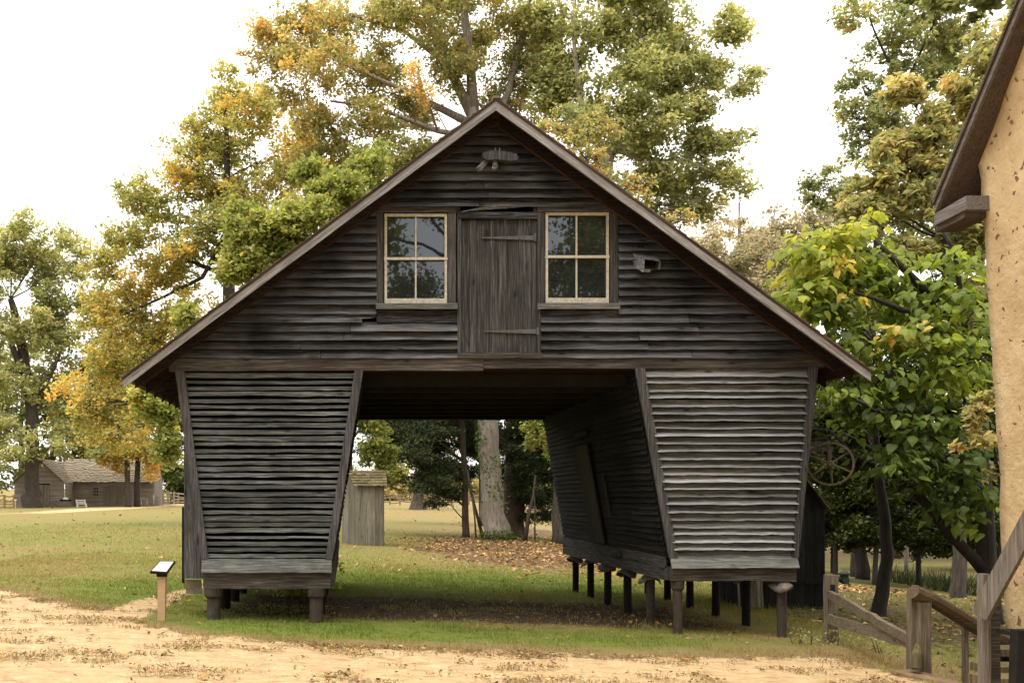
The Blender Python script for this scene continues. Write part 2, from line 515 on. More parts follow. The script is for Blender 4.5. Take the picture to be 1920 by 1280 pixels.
allv = np.stack([GX, GY, GZ], -1).reshape(-1, 3)
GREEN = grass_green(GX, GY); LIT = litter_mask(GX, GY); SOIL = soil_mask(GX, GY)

def ground_mat(name):
    m, nt, b = new_mat(name)
    geo = node(nt, 'ShaderNodeNewGeometry')
    P = geo.outputs['Position']
    def at(n): return node(nt, 'ShaderNodeAttribute', attribute_name=n).outputs['Fac']
    sb, gr, li = at('sand'), at('green'), at('litter')
    n_f = noise(nt, P, 55, 5, 0.7)
    n_m = noise(nt, P, 9, 6, 0.7)
    n_l = noise(nt, P, 1.1, 5, 0.6)
    n_p = noise(nt, P, 4.5, 6, 0.75, 0.5)
    sandc = ramp(nt, n_f, [(0.25, (0.33, 0.225, 0.12)), (0.5, (0.49, 0.355, 0.195)), (0.75, (0.6, 0.46, 0.28))])
    sandc = mixc(nt, maprange(nt, n_l, 0.5, 0.7, 0, 0.55), sandc, (0.42, 0.285, 0.155))
    sandc = mixc(nt, maprange(nt, n_p, 0.52, 0.68, 0, 0.5), sandc, (0.36, 0.235, 0.125))
    sandc = mixc(nt, maprange(nt, n_p, 0.45, 0.32, 0, 0.5), sandc, (0.72, 0.58, 0.39))
    mps = node(nt, 'ShaderNodeMapping'); mps.inputs['Scale'].default_value = (2.4, 5.5, 1.0); nt.links.new(P, mps.inputs['Vector'])
    n_s = noise(nt, mps.outputs[0], 1.3, 7, 0.72, 0.3)
    sandc = mixc(nt, maprange(nt, n_s, 0.49, 0.64, 0, 0.75), sandc, mixc(nt, n_f, (0.20, 0.125, 0.06), (0.38, 0.26, 0.14)))
    greenc = ramp(nt, n_f, [(0.3, (0.085, 0.115, 0.019)), (0.7, (0.18, 0.215, 0.045))])
    dryc = ramp(nt, n_f, [(0.3, (0.14, 0.108, 0.042)), (0.7, (0.27, 0.208, 0.092))])
    gf = mathn(nt, 'ADD', gr, maprange(nt, n_m, 0.3, 0.7, -0.3, 0.3))
    lawn = mixc(nt, maprange(nt, gf, 0.2, 0.7, 0, 1), dryc, greenc)
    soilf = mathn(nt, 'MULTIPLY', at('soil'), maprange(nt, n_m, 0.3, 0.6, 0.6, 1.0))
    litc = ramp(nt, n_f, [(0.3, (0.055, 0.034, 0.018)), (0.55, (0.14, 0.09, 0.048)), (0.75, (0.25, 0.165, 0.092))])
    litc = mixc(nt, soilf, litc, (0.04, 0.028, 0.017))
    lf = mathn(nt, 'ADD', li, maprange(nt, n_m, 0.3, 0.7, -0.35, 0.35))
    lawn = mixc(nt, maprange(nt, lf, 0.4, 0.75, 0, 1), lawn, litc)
    sf = mathn(nt, 'ADD', sb, maprange(nt, n_m, 0.3, 0.7, -0.28, 0.28))
    col = mixc(nt, maprange(nt, sf, 0.4, 0.6, 0, 1), lawn, sandc)
    nt.links.new(col, b.inputs['Base Color'])
    b.inputs['Roughness'].default_value = 0.95
    b.inputs['Specular IOR Level'].default_value = 0.1
    bump(nt, b, mathn(nt, 'ADD', mathn(nt, 'ADD', n_f, n_m), mathn(nt, 'MULTIPLY', n_p, 2.0)), 0.8, 0.03)
    return m
GM = ground_mat('ground_surface')
def ground_part(name, sel):
    q = quads[sel]
    used = np.unique(q)
    remap = np.zeros(ny * nx, int); remap[used] = np.arange(len(used))
    me = bpy.data.meshes.new(name)
    me.from_pydata(allv[used].tolist(), [], remap[q].tolist())
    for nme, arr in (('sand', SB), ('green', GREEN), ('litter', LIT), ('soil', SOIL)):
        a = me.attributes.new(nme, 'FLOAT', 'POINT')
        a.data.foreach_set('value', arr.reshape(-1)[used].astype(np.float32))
    me.polygons.foreach_set('use_smooth', [True] * len(me.polygons))
    me.materials.append(GM)
    o = bpy.data.objects.new(name, me); C.objects.link(o)
    o['kind'] = 'structure'
    return o
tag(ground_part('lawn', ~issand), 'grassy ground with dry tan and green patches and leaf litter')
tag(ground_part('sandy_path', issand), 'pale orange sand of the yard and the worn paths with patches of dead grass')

# grass blades near the camera
rng = np.random.RandomState(11)
def blades(n, x0, x1, y0, y1, hmin, hmax, dens):
    x = rng.uniform(x0, x1, n); y = rng.uniform(y0, y1, n)
    f_ = 0.35 * (y1 - y0) if y1 > 14.9 else 0.01
    keep = rng.rand(n) < dens(x, y) * (1 - smooth(y1 - f_, y1, y + rng.normal(0, .3, n))) * (smooth(y0, y0 + 0.25 * (y1 - y0), y) if y0 > 12 else 1)
    x, y = x[keep], y[keep]; n = len(x)
    z = ground_z(x, y) - 0.012
    h = rng.uniform(hmin, hmax, n) * (0.6 + 0.8 * fbm(x * 1.5, y * 1.5, 2))
    a = rng.uniform(0, 2 * np.pi, n); w = rng.uniform(0.003, 0.007, n) * (y / 12)
    lx = rng.normal(0, 0.45, n) * h; ly = rng.normal(0, 0.45, n) * h
    p0 = np.stack([x - w * np.cos(a), y - w * np.sin(a), z], -1)
    p1 = np.stack([x + w * np.cos(a), y + w * np.sin(a), z], -1)
    p2 = np.stack([x + lx, y + ly, z + h], -1)
    v = np.stack([p0, p1, p2], 1).reshape(-1, 3)
    t = np.clip(grass_green(x, y) * 1.0 + 0.5 * (fbm(x * 2.3 + 9, y * 2.3, 3) - 0.5) + rng.normal(0, 0.17, n), 0, 1)
    return v, np.repeat(t, 3)
M['grass'] = leaf_mat('grass_blades', [(0.05, (0.27, 0.18, 0.085)), (0.25, (0.32, 0.25, 0.10)), (0.45, (0.24, 0.23, 0.065)), (0.65, (0.175, 0.205, 0.042)), (1.0, (0.12, 0.175, 0.026))], 0.4, 0.02)
def d_lawn(x, y):
    s = sand_mask(x, y); pn = patch_noise(x, y)
    onsand = smooth(0.52, 0.62, pn) * 0.55
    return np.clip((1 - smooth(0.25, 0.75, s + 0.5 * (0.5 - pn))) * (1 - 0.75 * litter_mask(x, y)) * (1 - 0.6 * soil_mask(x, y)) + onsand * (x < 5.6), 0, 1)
vs_, ts_ = [], []
for args in ((150000, -8, 6.4, 8.8, 17, 0.025, 0.055), (120000, -8, 8, 13, 28, 0.03, 0.07), (36000, -14, 14, 20, 48, 0.045, 0.08), (26000, 6.2, 12, 10.5, 22, 0.05, 0.14)):
    v, t = blades(*args, d_lawn); vs_.append(v); ts_.append(t)
g = fast_mesh('grass', np.concatenate(vs_), 3, M['grass'], None, np.concatenate(ts_))
tag(g, 'short green and straw coloured grass of the lawn', 'grass', kind='stuff')

# fallen leaves and litter
def fallen(n, x0, x1, y0, y1, smin, smax, dens):
    x = rng.uniform(x0, x1, n); y = rng.uniform(y0, y1, n)
    keep = rng.rand(n) < dens(x, y)
    x, y = x[keep], y[keep]; n = len(x)
    z = ground_z(x, y) + 0.012
    s = rng.uniform(smin, smax, n); a = rng.uniform(0, 2 * np.pi, n)
    u = np.stack([np.cos(a), np.sin(a), rng.normal(0, 0.3, n)], -1) * s[:, None]
    w = np.stack([-np.sin(a), np.cos(a), rng.normal(0, 0.3, n)], -1) * (s * rng.uniform(0.35, 0.8, n))[:, None]
    c = np.stack([x, y, z + s * 0.15], -1)
    k = rng.normal(0, 0.25, n)[:, None] * np.array([0, 0, 1]) * s[:, None]
    v = np.stack([c - u, c - w + k, c + u, c + w + k], 1).reshape(-1, 3)
    return v, np.repeat(rng.rand(n) ** (1.5 if smax < 0.07 else 1.1), 4)
M['fallen'] = leaf_mat('fallen_leaves', [(0.0, (0.085, 0.045, 0.022)), (0.3, (0.17, 0.095, 0.045)), (0.6, (0.27, 0.165, 0.08)), (0.8, (0.42, 0.22, 0.06)), (0.95, (0.5, 0.36, 0.16))], 0.15, 0.03)
vs_, ts_ = [], []
def d_sandlit(x, y):
    s = sand_mask(x, y); pn = patch_noise(x, y)
    return smooth(0.49, 0.60, pn) * smooth(0.2, 0.7, s) * 0.9 + 0.012
def d_any(x, y): return 0.3 + 0.7 * litter_mask(x, y)
for args, dn in (((60000, -8, 6, 8.8, 16.5, 0.008, 0.026), d_sandlit), ((2600, -8, 6, 8.8, 16.5, 0.025, 0.05), d_sandlit),
                 ((1500, -9, 6.5, 12.5, 22, 0.025, 0.055), d_any), ((2600, -16, 14, 22, 48, 0.05, 0.09), d_any),
                 ((9000, 0, 14, 22, 44, 0.04, 0.09), litter_mask), ((6000, 6.2, 14, 11, 30, 0.03, 0.06), litter_mask),
                 ((900, -40, 14, 48, 90, 0.07, 0.13), d_any)):
    v, t = fallen(*args, dn); vs_.append(v); ts_.append(t)
g = fast_mesh('fallen_leaves', np.concatenate(vs_), 4, M['fallen'], None, np.concatenate(ts_))
tag(g, 'brown and orange fallen leaves scattered over lawn and sand', 'leaves', kind='stuff')
# ================================================================ the raised corn crib barn
YF, YB = 13.4, 19.8                      # front and back walls
rng = np.random.RandomState(3)
def fp(x, y, dy=0.0):
    """a point of the front wall plane, given where the photograph shows it"""
    p = px(x, y, YF); p[1] += dy; return p
NF = np.array((0, -1, 0))
barn = thing('corn_crib_barn', 'tall weathered grey wooden barn raised on round posts with slanted slatted cribs and a drive-through', 'barn', (1.9, 16.6, 0.1))
RX, RZ = 1.926, 7.03                     # ridge at the front edge
SL, SR = 0.746, 0.725                    # roof slopes
XL, XR = -2.30, 6.20                     # side walls above the beam
def rake(x, off=0.0):
    return RZ - off - np.where(x < RX, SL * (RX - x), SR * (x - RX))

# gable clapboards, row by row
row = 16.6 / 140
zb = fp(0, 672)[2]
rows = int((6.88 - zb) / row)
def Lx(z): return max(XL, RX - (RZ - 0.13 - z) / SL)
def Rx(z): return min(XR, RX + (RZ - 0.13 - z) / SR)
X = lambda p: (p - 652) / 140
Z = lambda p: EYE - (p - 932) / 140
SKIPS = []
for i in range(rows + 1):
    z0 = zb + i * row; z1 = z0 + row + 0.02
    if z1 > 6.86: z1 = 6.86
    if z1 - z0 < 0.03: continue
    ym = 932 - ((z0 + z1) / 2 - EYE) * 140
    spans = []
    if ym > 582: spans = [(None, X(857)), (X(1013), None)]
    elif ym > 384: spans = [(None, X(706)), (X(1158), None)]
    else: spans = [(None, None)]
    for (a, b) in spans:
        l0, l1 = (Lx(z0), Lx(z1)) if a is None else (a, a)
        r0, r1 = (Rx(z0), Rx(z1)) if b is None else (b, b)
        if l1 > r1: l1 = r1 = (l0 + r0) / 2
        if r0 - l0 < 0.05: continue
        # long rows are made of two boards with a butt joint
        cuts = [0, 1]
        if r0 - l0 > 2.6: cuts = [0, rng.uniform(0.35, 0.65), 1]
        for k in range(len(cuts) - 1):
            s, e = cuts[k] + (0.0008 if k else 0), cuts[k + 1] - (0.0008 if k + 2 < len(cuts) else 0)
            bl, br = l0 + (r0 - l0) * s, l0 + (r0 - l0) * e
            tl, tr = l1 + (r1 - l1) * s, l1 + (r1 - l1) * e
            if cuts[k] > 0: tl = bl
            if cuts[k + 1] < 1: tr = br
            m = MB()
            warp = rng.rand() < 0.25
            dz0 = 0.0
            torn = (abs(ym - 590) < 8 and a is None and br > 0.2)
            if torn:      # this board has sprung loose and leaves a dark wedge beside the window
                br_ = X(700); tr = X(640)
                m.board((bl, YF, z0), (X(640), YF, z0 + 0.01), (tr, YF, z1), (tl, YF, z1), NF, 0.018, 0.02, 14, 0.006, 0.003, rng)
                m.board((X(640), YF, z0 + 0.012), (X(704), YF, z0 + 0.07), (X(704), YF, z1 + 0.005), (X(640), YF, z1), NF, 0.018, 0.022, 6, 0.004, 0.002, rng)
                m.build('siding_board', M['gable'], barn)
                m = MB()
                m.board((X(706), YF, z0 + 0.015), (br, YF, z0), (br, YF, z1), (X(706), YF, z1), NF, 0.018, 0.02, 14, 0.004, 0.003, rng)
                m.build('siding_board', M['gable'], barn)
                continue
            n = max(4, int((br - bl) * 9))
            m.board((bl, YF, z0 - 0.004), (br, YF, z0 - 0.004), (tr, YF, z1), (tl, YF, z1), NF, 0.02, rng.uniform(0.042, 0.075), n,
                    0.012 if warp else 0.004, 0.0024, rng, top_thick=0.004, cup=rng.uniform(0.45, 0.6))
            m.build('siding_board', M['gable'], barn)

# back gable, side walls and loft floor keep the loft dark
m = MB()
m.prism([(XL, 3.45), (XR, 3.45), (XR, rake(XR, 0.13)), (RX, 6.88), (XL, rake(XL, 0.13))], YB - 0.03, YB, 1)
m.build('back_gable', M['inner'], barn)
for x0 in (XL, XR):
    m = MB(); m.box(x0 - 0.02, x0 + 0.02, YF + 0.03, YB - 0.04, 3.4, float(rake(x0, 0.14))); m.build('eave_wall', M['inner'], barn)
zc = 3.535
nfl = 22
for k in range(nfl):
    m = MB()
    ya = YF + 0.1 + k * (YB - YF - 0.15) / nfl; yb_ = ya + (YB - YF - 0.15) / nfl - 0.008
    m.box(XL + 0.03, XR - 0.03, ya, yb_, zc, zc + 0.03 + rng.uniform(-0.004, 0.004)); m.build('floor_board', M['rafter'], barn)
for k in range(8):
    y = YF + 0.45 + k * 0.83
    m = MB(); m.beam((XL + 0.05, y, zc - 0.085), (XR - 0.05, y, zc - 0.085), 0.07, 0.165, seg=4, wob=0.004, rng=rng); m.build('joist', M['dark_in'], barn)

# beam across the front, with end posts
def fbeam(x0, x1, y0, y1, dy, th, name, mat, seg=10, wob=0.003, lab=None):
    a, b = fp(x0, y1), fp(x1, y1); c, d = fp(x1, y0), fp(x0, y0)
    m = MB()
    for q in (a, b, c, d): q[1] = YF + dy
    m.board(a, b, c, d, NF, th, 0, seg, wob, 0.002, rng)
    return m.build(name, mat, barn, lab)
fbeam(318, 905, 673.5, 696, 0.06, 0.12, 'cross_beam', M['beam_wood'])
fbeam(905.6, 1543, 669.5, 690.5, 0.06, 0.115, 'cross_beam', M['beam_wood'])
fbeam(314, 331, 650, 673, 0.07, 0.11, 'beam_end', M['post_wood'], 2)
fbeam(1524, 1543, 645, 669, 0.07, 0.115, 'beam_end', M['post_wood'], 2)
m = MB(); m.box(0.0, 4.0, YB - 0.1, YB + 0.04, 3.36, 3.53); m.build('cross_beam', M['dark_in'], barn)

# ---- roof
Y0R, Y1R = 13.0, 20.15
def roof_pt(side, t, off, y):
    """t: 0 ridge .. 1 eave; off: straight down from the roof surface"""
    if side < 0: xe = -2.94; s = SL
    else: xe = 6.81; s = SR
    x = RX + (xe - RX) * t
    return np.array((x, y, RZ - off - s * abs(x - RX)))
for side in (-1, 1):
    # deck
    m = MB()
    a = [roof_pt(side, 0, 0.075, Y0R + 0.03), roof_pt(side, 0.985, 0.075, Y0R + 0.03), roof_pt(side, 0.985, 0.075, Y1R), roof_pt(side, 0, 0.075, Y1R)]
    b = [roof_pt(side, 0, 0.035, Y0R + 0.03), roof_pt(side, 0.985, 0.035, Y0R + 0.03), roof_pt(side, 0.985, 0.035, Y1R), roof_pt(side, 0, 0.035, Y1R)]
    m.hexa(a + b if side > 0 else [a[0], a[3], a[2], a[1], b[0], b[3], b[2], b[1]])
    m.build('roof_deck', M['soffit'], barn)
    # shingle rows, joined (seen only as a thin edge)
    m = MB(); nrow = 34
    for k in range(nrow):
        t0 = k / nrow; t1 = min(1.0, (k + 1.25) / nrow)
        nseg = 36; ys = np.linspace(Y0R - 0.03, Y1R + 0.02, nseg + 1)
        for j in range(nseg):
            tt1 = t1 + rng.normal(0, 0.0012); up = rng.uniform(-0.004, 0.006)
            q = [roof_pt(side, t0, 0.033, ys[j] + 0.003), roof_pt(side, tt1, 0.022, ys[j] + 0.003), roof_pt(side, tt1, 0.022, ys[j + 1] - 0.003), roof_pt(side, t0, 0.033, ys[j + 1] - 0.003)]
            w = [roof_pt(side, t0, 0.026, ys[j] + 0.003), roof_pt(side, tt1, 0.001 - up, ys[j] + 0.003), roof_pt(side, tt1, 0.001 - up, ys[j + 1] - 0.003), roof_pt(side, t0, 0.026, ys[j + 1] - 0.003)]
            m.hexa(q + w if side > 0 else [q[0], q[3], q[2], q[1], w[0], w[3], w[2], w[1]])
    m.build('roof_shingles', M['shake'], barn, kind='stuff')
    # barge boards: a pale face board with a thin dark strip above it
    m = MB()
    p = [roof_pt(side, 0, 0.185, Y0R), roof_pt(side, 0.995, 0.172, Y0R), roof_pt(side, 0.995, 0.062, Y0R), roof_pt(side, 0, 0.062, Y0R)]
    m.board(*p, NF, 0.028, 0, 24, 0.002, 0.0015, rng); m.build('barge_board', M['fascia%d' % side], barn)
    m = MB()
    p = [roof_pt(side, 0, 0.060, Y0R), roof_pt(side, 0.997, 0.060, Y0R), roof_pt(side, 0.997, 0.028, Y0R), roof_pt(side, 0, 0.028, Y0R)]
    m.board(*p, NF, 0.04, 0, 20, 0.001, 0.001, rng); m.build('drip_strip', M['soffit%d' % side], barn)
    # soffit board behind the barge board and trim against the wall
    m = MB()
    p = [roof_pt(side, 0, 0.235, YF - 0.06), roof_pt(side, 0.93, 0.235, YF - 0.06), roof_pt(side, 0.93, 0.078, YF - 0.06), roof_pt(side, 0, 0.078, YF - 0.06)]
    m.board(*p, NF, 0.04, 0, 18, 0.002, 0.002, rng); m.build('rake_trim', M['soffit%d' % side], barn)
    # rafters with exposed tails under the eave
    for k in range(12):
        y = YF + 0.02 + k * 0.585 if k else YF - 0.13
        m = MB()
        te = 0.975
        a = roof_pt(side, 0.02, 0.15, y); b = roof_pt(side, te, 0.15, y)
        v = []
        for yy in (y - 0.025, y + 0.025):
            v.append([roof_pt(side, 0.02, 0.215, yy), roof_pt(side, te, 0.215, yy), roof_pt(side, te, 0.078, yy), roof_pt(side, 0.02, 0.078, yy)])
        q = v[0] + v[1]
        m.hexa([q[0], q[1], q[5], q[4], q[3], q[2], q[6], q[7]] if side > 0 else [q[4], q[5], q[1], q[0], q[7], q[6], q[2], q[3]])
        m.build('rafter', M['rafter'], barn)
m = MB(); m.beam((RX, Y0R - 0.03, RZ - 0.012), (RX, Y1R, RZ - 0.012), 0.09, 0.03, seg=6, wob=0.002, rng=rng); m.build('ridge_cap', M['shake'], barn)

# ---- loft door
def fboard(x0, x1, y0, y1, dy, th, name, mat, parent, seg=6, wob=0.001, edge=0.001, x0t=None, x1t=None, lab=None):
    a, b = fp(x0, y1), fp(x1, y1); c, d = fp(x1 if x1t is None else x1t, y0), fp(x0 if x0t is None else x0t, y0)
    for q in (a, b, c, d): q[1] = YF + dy
    m = MB(); m.board(a, b, c, d, NF, th, 0, seg, wob, edge, rng)
    return m.build(name, mat, parent, lab)
door = fboard(862, 1007, 404, 663, 0.03, 0.012, 'loft_door', M['dark_in'], barn, 2)
xs = [864.5, 880, 894, 917.5, 927.5, 951, 973, 997, 1006]
for a, b in zip(xs[:-1], xs[1:]):
    fboard(a + 0.35, b - 0.35, 412 + rng.uniform(0, 2), 662.5 - rng.uniform(0, 1.5), 0.016, rng.uniform(0.020, 0.03), 'door_board', M['door'], door, 4, 0.001, 0.0006)
fboard(857, 864, 400, 663, 0.0, 0.045, 'door_jamb', M['door'], barn, 3)
fboard(1006.5, 1012.5, 400, 663, 0.0, 0.045, 'door_jamb', M['door'], barn, 3)
fboard(857.5, 1006, 399.5, 412, -0.015, 0.04, 'door_header', M['gable'], barn, 8)
fboard(857, 1013, 662.5, 672.5, -0.05, 0.045, 'door_sill', M['beam_wood'], barn, 8, 0.002)
# sprung board in the dark gap above the door
a, b, c, d = fp(862, 400), fp(1003, 388), fp(1003, 385), fp(925, 387)
a[1] -= 0.07; b[1] -= 0.03; c[1] -= 0.03; d[1] -= 0.06
m = MB(); m.board(a, b, c, d, NF, 0.014, 0, 12, 0.006, 0.002, rng); m.build('sprung_board', M['clap'], barn, 'pale warped board sprung loose above the loft door')
fboard(855, 863, 383.5, 399.5, -0.0, 0.03, 'filler_board', M['gable'], barn, 2)
fboard(999.5, 1006, 386, 399.5, -0.0, 0.03, 'filler_board', M['gable'], barn, 2)
# strap hinges
for (x0, x1, y) in ((903, 1001, 446.5), (908, 1006, 621.5)):
    q = [fp(x0, y + 1.2), fp(x1 - 3, y + 4.6), fp(x1, y + 4.6), fp(x1, y - 4.2), fp(x1 - 3, y - 4.2), fp(x0, y - 0.8)]
    m = MB(); m.prism([(p[0], p[2]) for p in q], YF - 0.028, YF - 0.0155, 1)
    h = m.build('strap_hinge', M['iron'], door)
    for t in (0.08, 0.4, 0.7):
        c = fp(x0 + (x1 - x0) * t, y + 0.1); m = MB(); m.tube([c + (0, -0.035, 0), c + (0, -0.027, 0)], [0.008, 0.01], 6); m.build('nail', M['iron'], door)
    m = MB()
    c = fp(x1 + 1.5, y); m.box(c[0] - 0.012, c[0] + 0.012, YF - 0.05, YF - 0.014, c[2] - 0.05, c[2] + 0.05)
    m.build('hinge_pin', M['iron'], door)

# ---- windows
mg, nt, b = new_mat('window_glass')
b.inputs['Base Color'].default_value = (0.012, 0.014, 0.016, 1)
b.inputs['Roughness'].default_value = 0.015
b.inputs['IOR'].default_value = 1.75
gtc = node(nt, 'ShaderNodeTexCoord'); b.inputs['Specular Tint'].default_value = (0.82, 0.92, 1.0, 1); bump(nt, b, noise(nt, gtc.outputs['Object'], 2.2, 2, 0.5), 0.03, 0.015)
M['glass'] = mg
def window(sx0, sx1, sy0, sy1, mx, my, cas, lab=None):
    """sash edges, muntin position and casing edges in photograph pixels"""
    cl, cr, ct, il, ir = cas
    w = MB()
    w.box(X(sx0) - 0.02, X(sx1) + 0.02, YF + 0.075, YF + 0.09, Z(sy1) - 0.03, Z(sy0) + 0.02)
    win = w.build('window', M['dark_in'], barn, lab)
    fboard(cl, il, ct + 17, 572, 0.0, 0.035, 'window_casing', M['post_wood'], win, 4, 0.001)
    fboard(ir, cr, ct + 17, 572, 0.0, 0.035, 'window_casing', M['post_wood'], win, 4, 0.001)
    fboard(cl - 1, cr + 1, ct, ct + 16.8, -0.005, 0.042, 'window_casing', M['beam_wood'], win, 5, 0.001)
    fboard(cl - 1.5, cr + 2, 571, 581.5, -0.06, 0.04, 'window_sill', M['sill_wood'], win, 6, 0.001)
    # wooden filler between casing and sash
    fboard(il, sx0, sy0 - 2, 571, 0.03, 0.02, 'window_stop', M['post_wood'], win, 2, 0)
    fboard(sx1, ir, sy0 - 2, 571, 0.03, 0.02, 'window_stop', M['post_wood'], win, 2, 0)
    def bar(x0, x1, y0, y1, nm, dy=0.012, th=0.032):
        fboard(x0, x1, y0, y1, dy, th, nm, M['cream'], win, 2, 0.0004, 0.0004)
    bar(sx0, sx1, sy0, sy0 + 5, 'sash_rail'); bar(sx0, sx0 + 4.6, sy0 + 5, sy1 - 8, 'sash_stile'); bar(sx1 - 4.6, sx1, sy0 + 5, sy1 - 8, 'sash_stile')
    bar(sx0, sx1, sy1 - 8, sy1 + 1.5, 'sash_rail'); bar(sx0 - 1, sx1 + 1, my - 2.4, my + 2.4, 'meeting_rail', 0.006, 0.034)
    bar(mx - 1.5, mx + 1.5, sy0 + 5, my - 2.4, 'muntin', 0.02, 0.022); bar(mx - 1.5, mx + 1.5, my + 2.4, sy1 - 8, 'muntin', 0.02, 0.022)
    for (a0, a1) in ((sx0 + 4.6, mx - 1.5), (mx + 1.5, sx1 - 4.6)):
        for (b0, b1) in ((sy0 + 5, my - 2.4), (my + 2.4, sy1 - 8)):
            p = [fp(a0, b1), fp(a1, b1), fp(a1, b0), fp(a0, b0)]
            m = MB()
            tl = rng.normal(0, 0.0018)
            for q, s in zip(p, (0, 1, 1, 0)): q[1] = YF + 0.03 + tl * s
            m.hexa([p[0], p[1], p[1] + (0, 0.004, 0), p[0] + (0, 0.004, 0), p[3], p[2], p[2] + (0, 0.004, 0), p[3] + (0, 0.004, 0)])
            m.build('pane', M['glass'], win)
    return win
window(721, 838, 401.5, 568, 779.5, 485.5, (706, 854.5, 383, 718, 840))
window(1022.5, 1141, 399, 567, 1081, 482, (1007.5, 1157, 382, 1020, 1143))
# ragged skirts under the sills
fboard(707, 856, 582.5, 594, -0.004, 0.02, 'siding_board', M['gable'], barn, 10, 0.004, 0.004)
fboard(1013.5, 1158, 582.5, 594, -0.004, 0.02, 'siding_board', M['gable'], barn, 10, 0.003, 0.003)

# ---- open wooden chute sticking out of the right half of the gable
def pt(x, y, d): q = px(x, y, YF - d); return q
chute = MB()
A0, A1 = pt(1186, 475.5, 0.02), pt(1207, 485.5, 0.26)
B0, B1 = pt(1187, 500, 0.02), pt(1205, 510, 0.26)
def quadslab(m, a, b, c, d, n):
    n = np.array(n, float) * 0.016
    return m.hexa([a, b, b + n, a + n, d, c, c + n, d + n])
chute = quadslab(MB(), B0, B1, A1, A0, (1, 0, 0)).build('chute', M['clap'], barn, 'pale open ended wooden chute sticking out of the gable')
m = MB(); m.hexa([A0, A1, pt(1236, 490, 0.26), pt(1231, 482, 0.02), A0 + (0, 0, 0.015), A1 + (0, 0, 0.015), pt(1236, 488, 0.26), pt(1231, 480, 0.02)]); m.build('chute_lid', M['clap'], chute)
quadslab(MB(), pt(1229, 499, 0.02), pt(1235, 505, 0.26), pt(1236.5, 491, 0.26), pt(1231, 483, 0.02), (1, 0, 0)).build('chute_side', M['clap'], chute)
m = MB(); m.hexa([B0, pt(1206, 509, 0.26), pt(1218, 511, 0.22), pt(1226, 502, 0.02), B0 + (0, 0, 0.016), pt(1207, 505, 0.26), pt(1219, 506, 0.22), pt(1226, 500, 0.02)]); m.build('chute_floor', M['sill_wood'], chute)
m = MB(); m.box(X(1190), X(1230), YF - 0.03, YF - 0.022, Z(499), Z(482)); m.build('chute_back', M['dark_in'], chute)
# knot hole above it
m = MB(); m.prism([(X(a), Z(b)) for a, b in ((1191, 457), (1206, 457), (1207, 463), (1203, 469), (1197, 470), (1193, 464))][::-1], YF - 0.044, YF - 0.039, 1)
m.build('knot_hole', plain('black_hole_wood', (0.006, 0.006, 0.006), 1.0, 0, 0.1), barn)

# ---- weathered bracket of the hoist near the peak
m = MB()
prof = [(904, 290), (915, 286.5), (927, 285.5), (938, 286), (955, 288.5), (967, 291.5), (971, 297), (970.5, 303), (955, 304.5), (930, 301.5), (912, 303), (905, 298)]
m.prism([(pt(a, b, .3)[0], pt(a, b, .3)[2]) for a, b in prof][::-1], YF - 0.36, YF - 0.24, 1)
hoist = m.build('hoist_bracket', M['post_wood'], barn, 'weathered timber bracket of the old hoist below the roof peak')
m = MB(); m.tube([pt(928, 302, 0.3), pt(928, 312, 0.3), pt(925, 319, 0.31)], [0.026, 0.04, 0.032], 8, rough=0.08, rng=rng); m.build('hoist_peg', M['sill_wood'], hoist)
m = MB(); m.beam(pt(911, 303, 0.28), pt(897, 318, 0.36), 0.05, 0.055); m.build('hoist_arm', M['sill_wood'], hoist)
m = MB(); m.beam(pt(936, 296, 0.0), pt(936, 296, 0.28), 0.09, 0.09); m.build('hoist_arm', M['dark_in'], hoist)
m = MB()
for (a, b) in ((929, 277.5), (937, 278), (946, 283)):
    m.tube([pt(a, 287, 0.3), pt(a - 0.4, b, 0.3)], [0.012, 0.006], 6)
m.build('hoist_spike', M['iron'], hoist)

# ---- the two slanted cribs
def wall_rows(BL, BR, TR, TL, N, n, cover, thick, tilt, mat, name, seg, wob, edge, jit=0.004, top=None, cup=None):
    BL, BR, TR, TL, N = [np.array(q, float) for q in (BL, BR, TR, TL, N)]
    N = N / np.linalg.norm(N)
    for i in range(n):
        v0 = i / n + rng.normal(0, jit); v1 = (i + cover) / n + rng.normal(0, jit)
        lerp = lambda a, b, t: a + (b - a) * t
        m = MB()
        m.board(lerp(BL, TL, v0), lerp(BR, TR, v0), lerp(BR, TR, v1), lerp(BL, TL, v1), N, thick, tilt * rng.uniform(0.7, 1.3), seg, wob, edge, rng, top_thick=top, sag=rng.normal(0, 0.003), cup=None if cup is None else cup + rng.uniform(-.07, .07))
        m.build(name, mat, barn)
# left crib
wall_rows(fp(389, 1045), fp(616, 1045), fp(667, 697), fp(344, 697), NF, 30, 0.62, 0.028, 0.004, M['slat'], 'crib_slat', 26, 0.003, 0.0026, 0.0024)
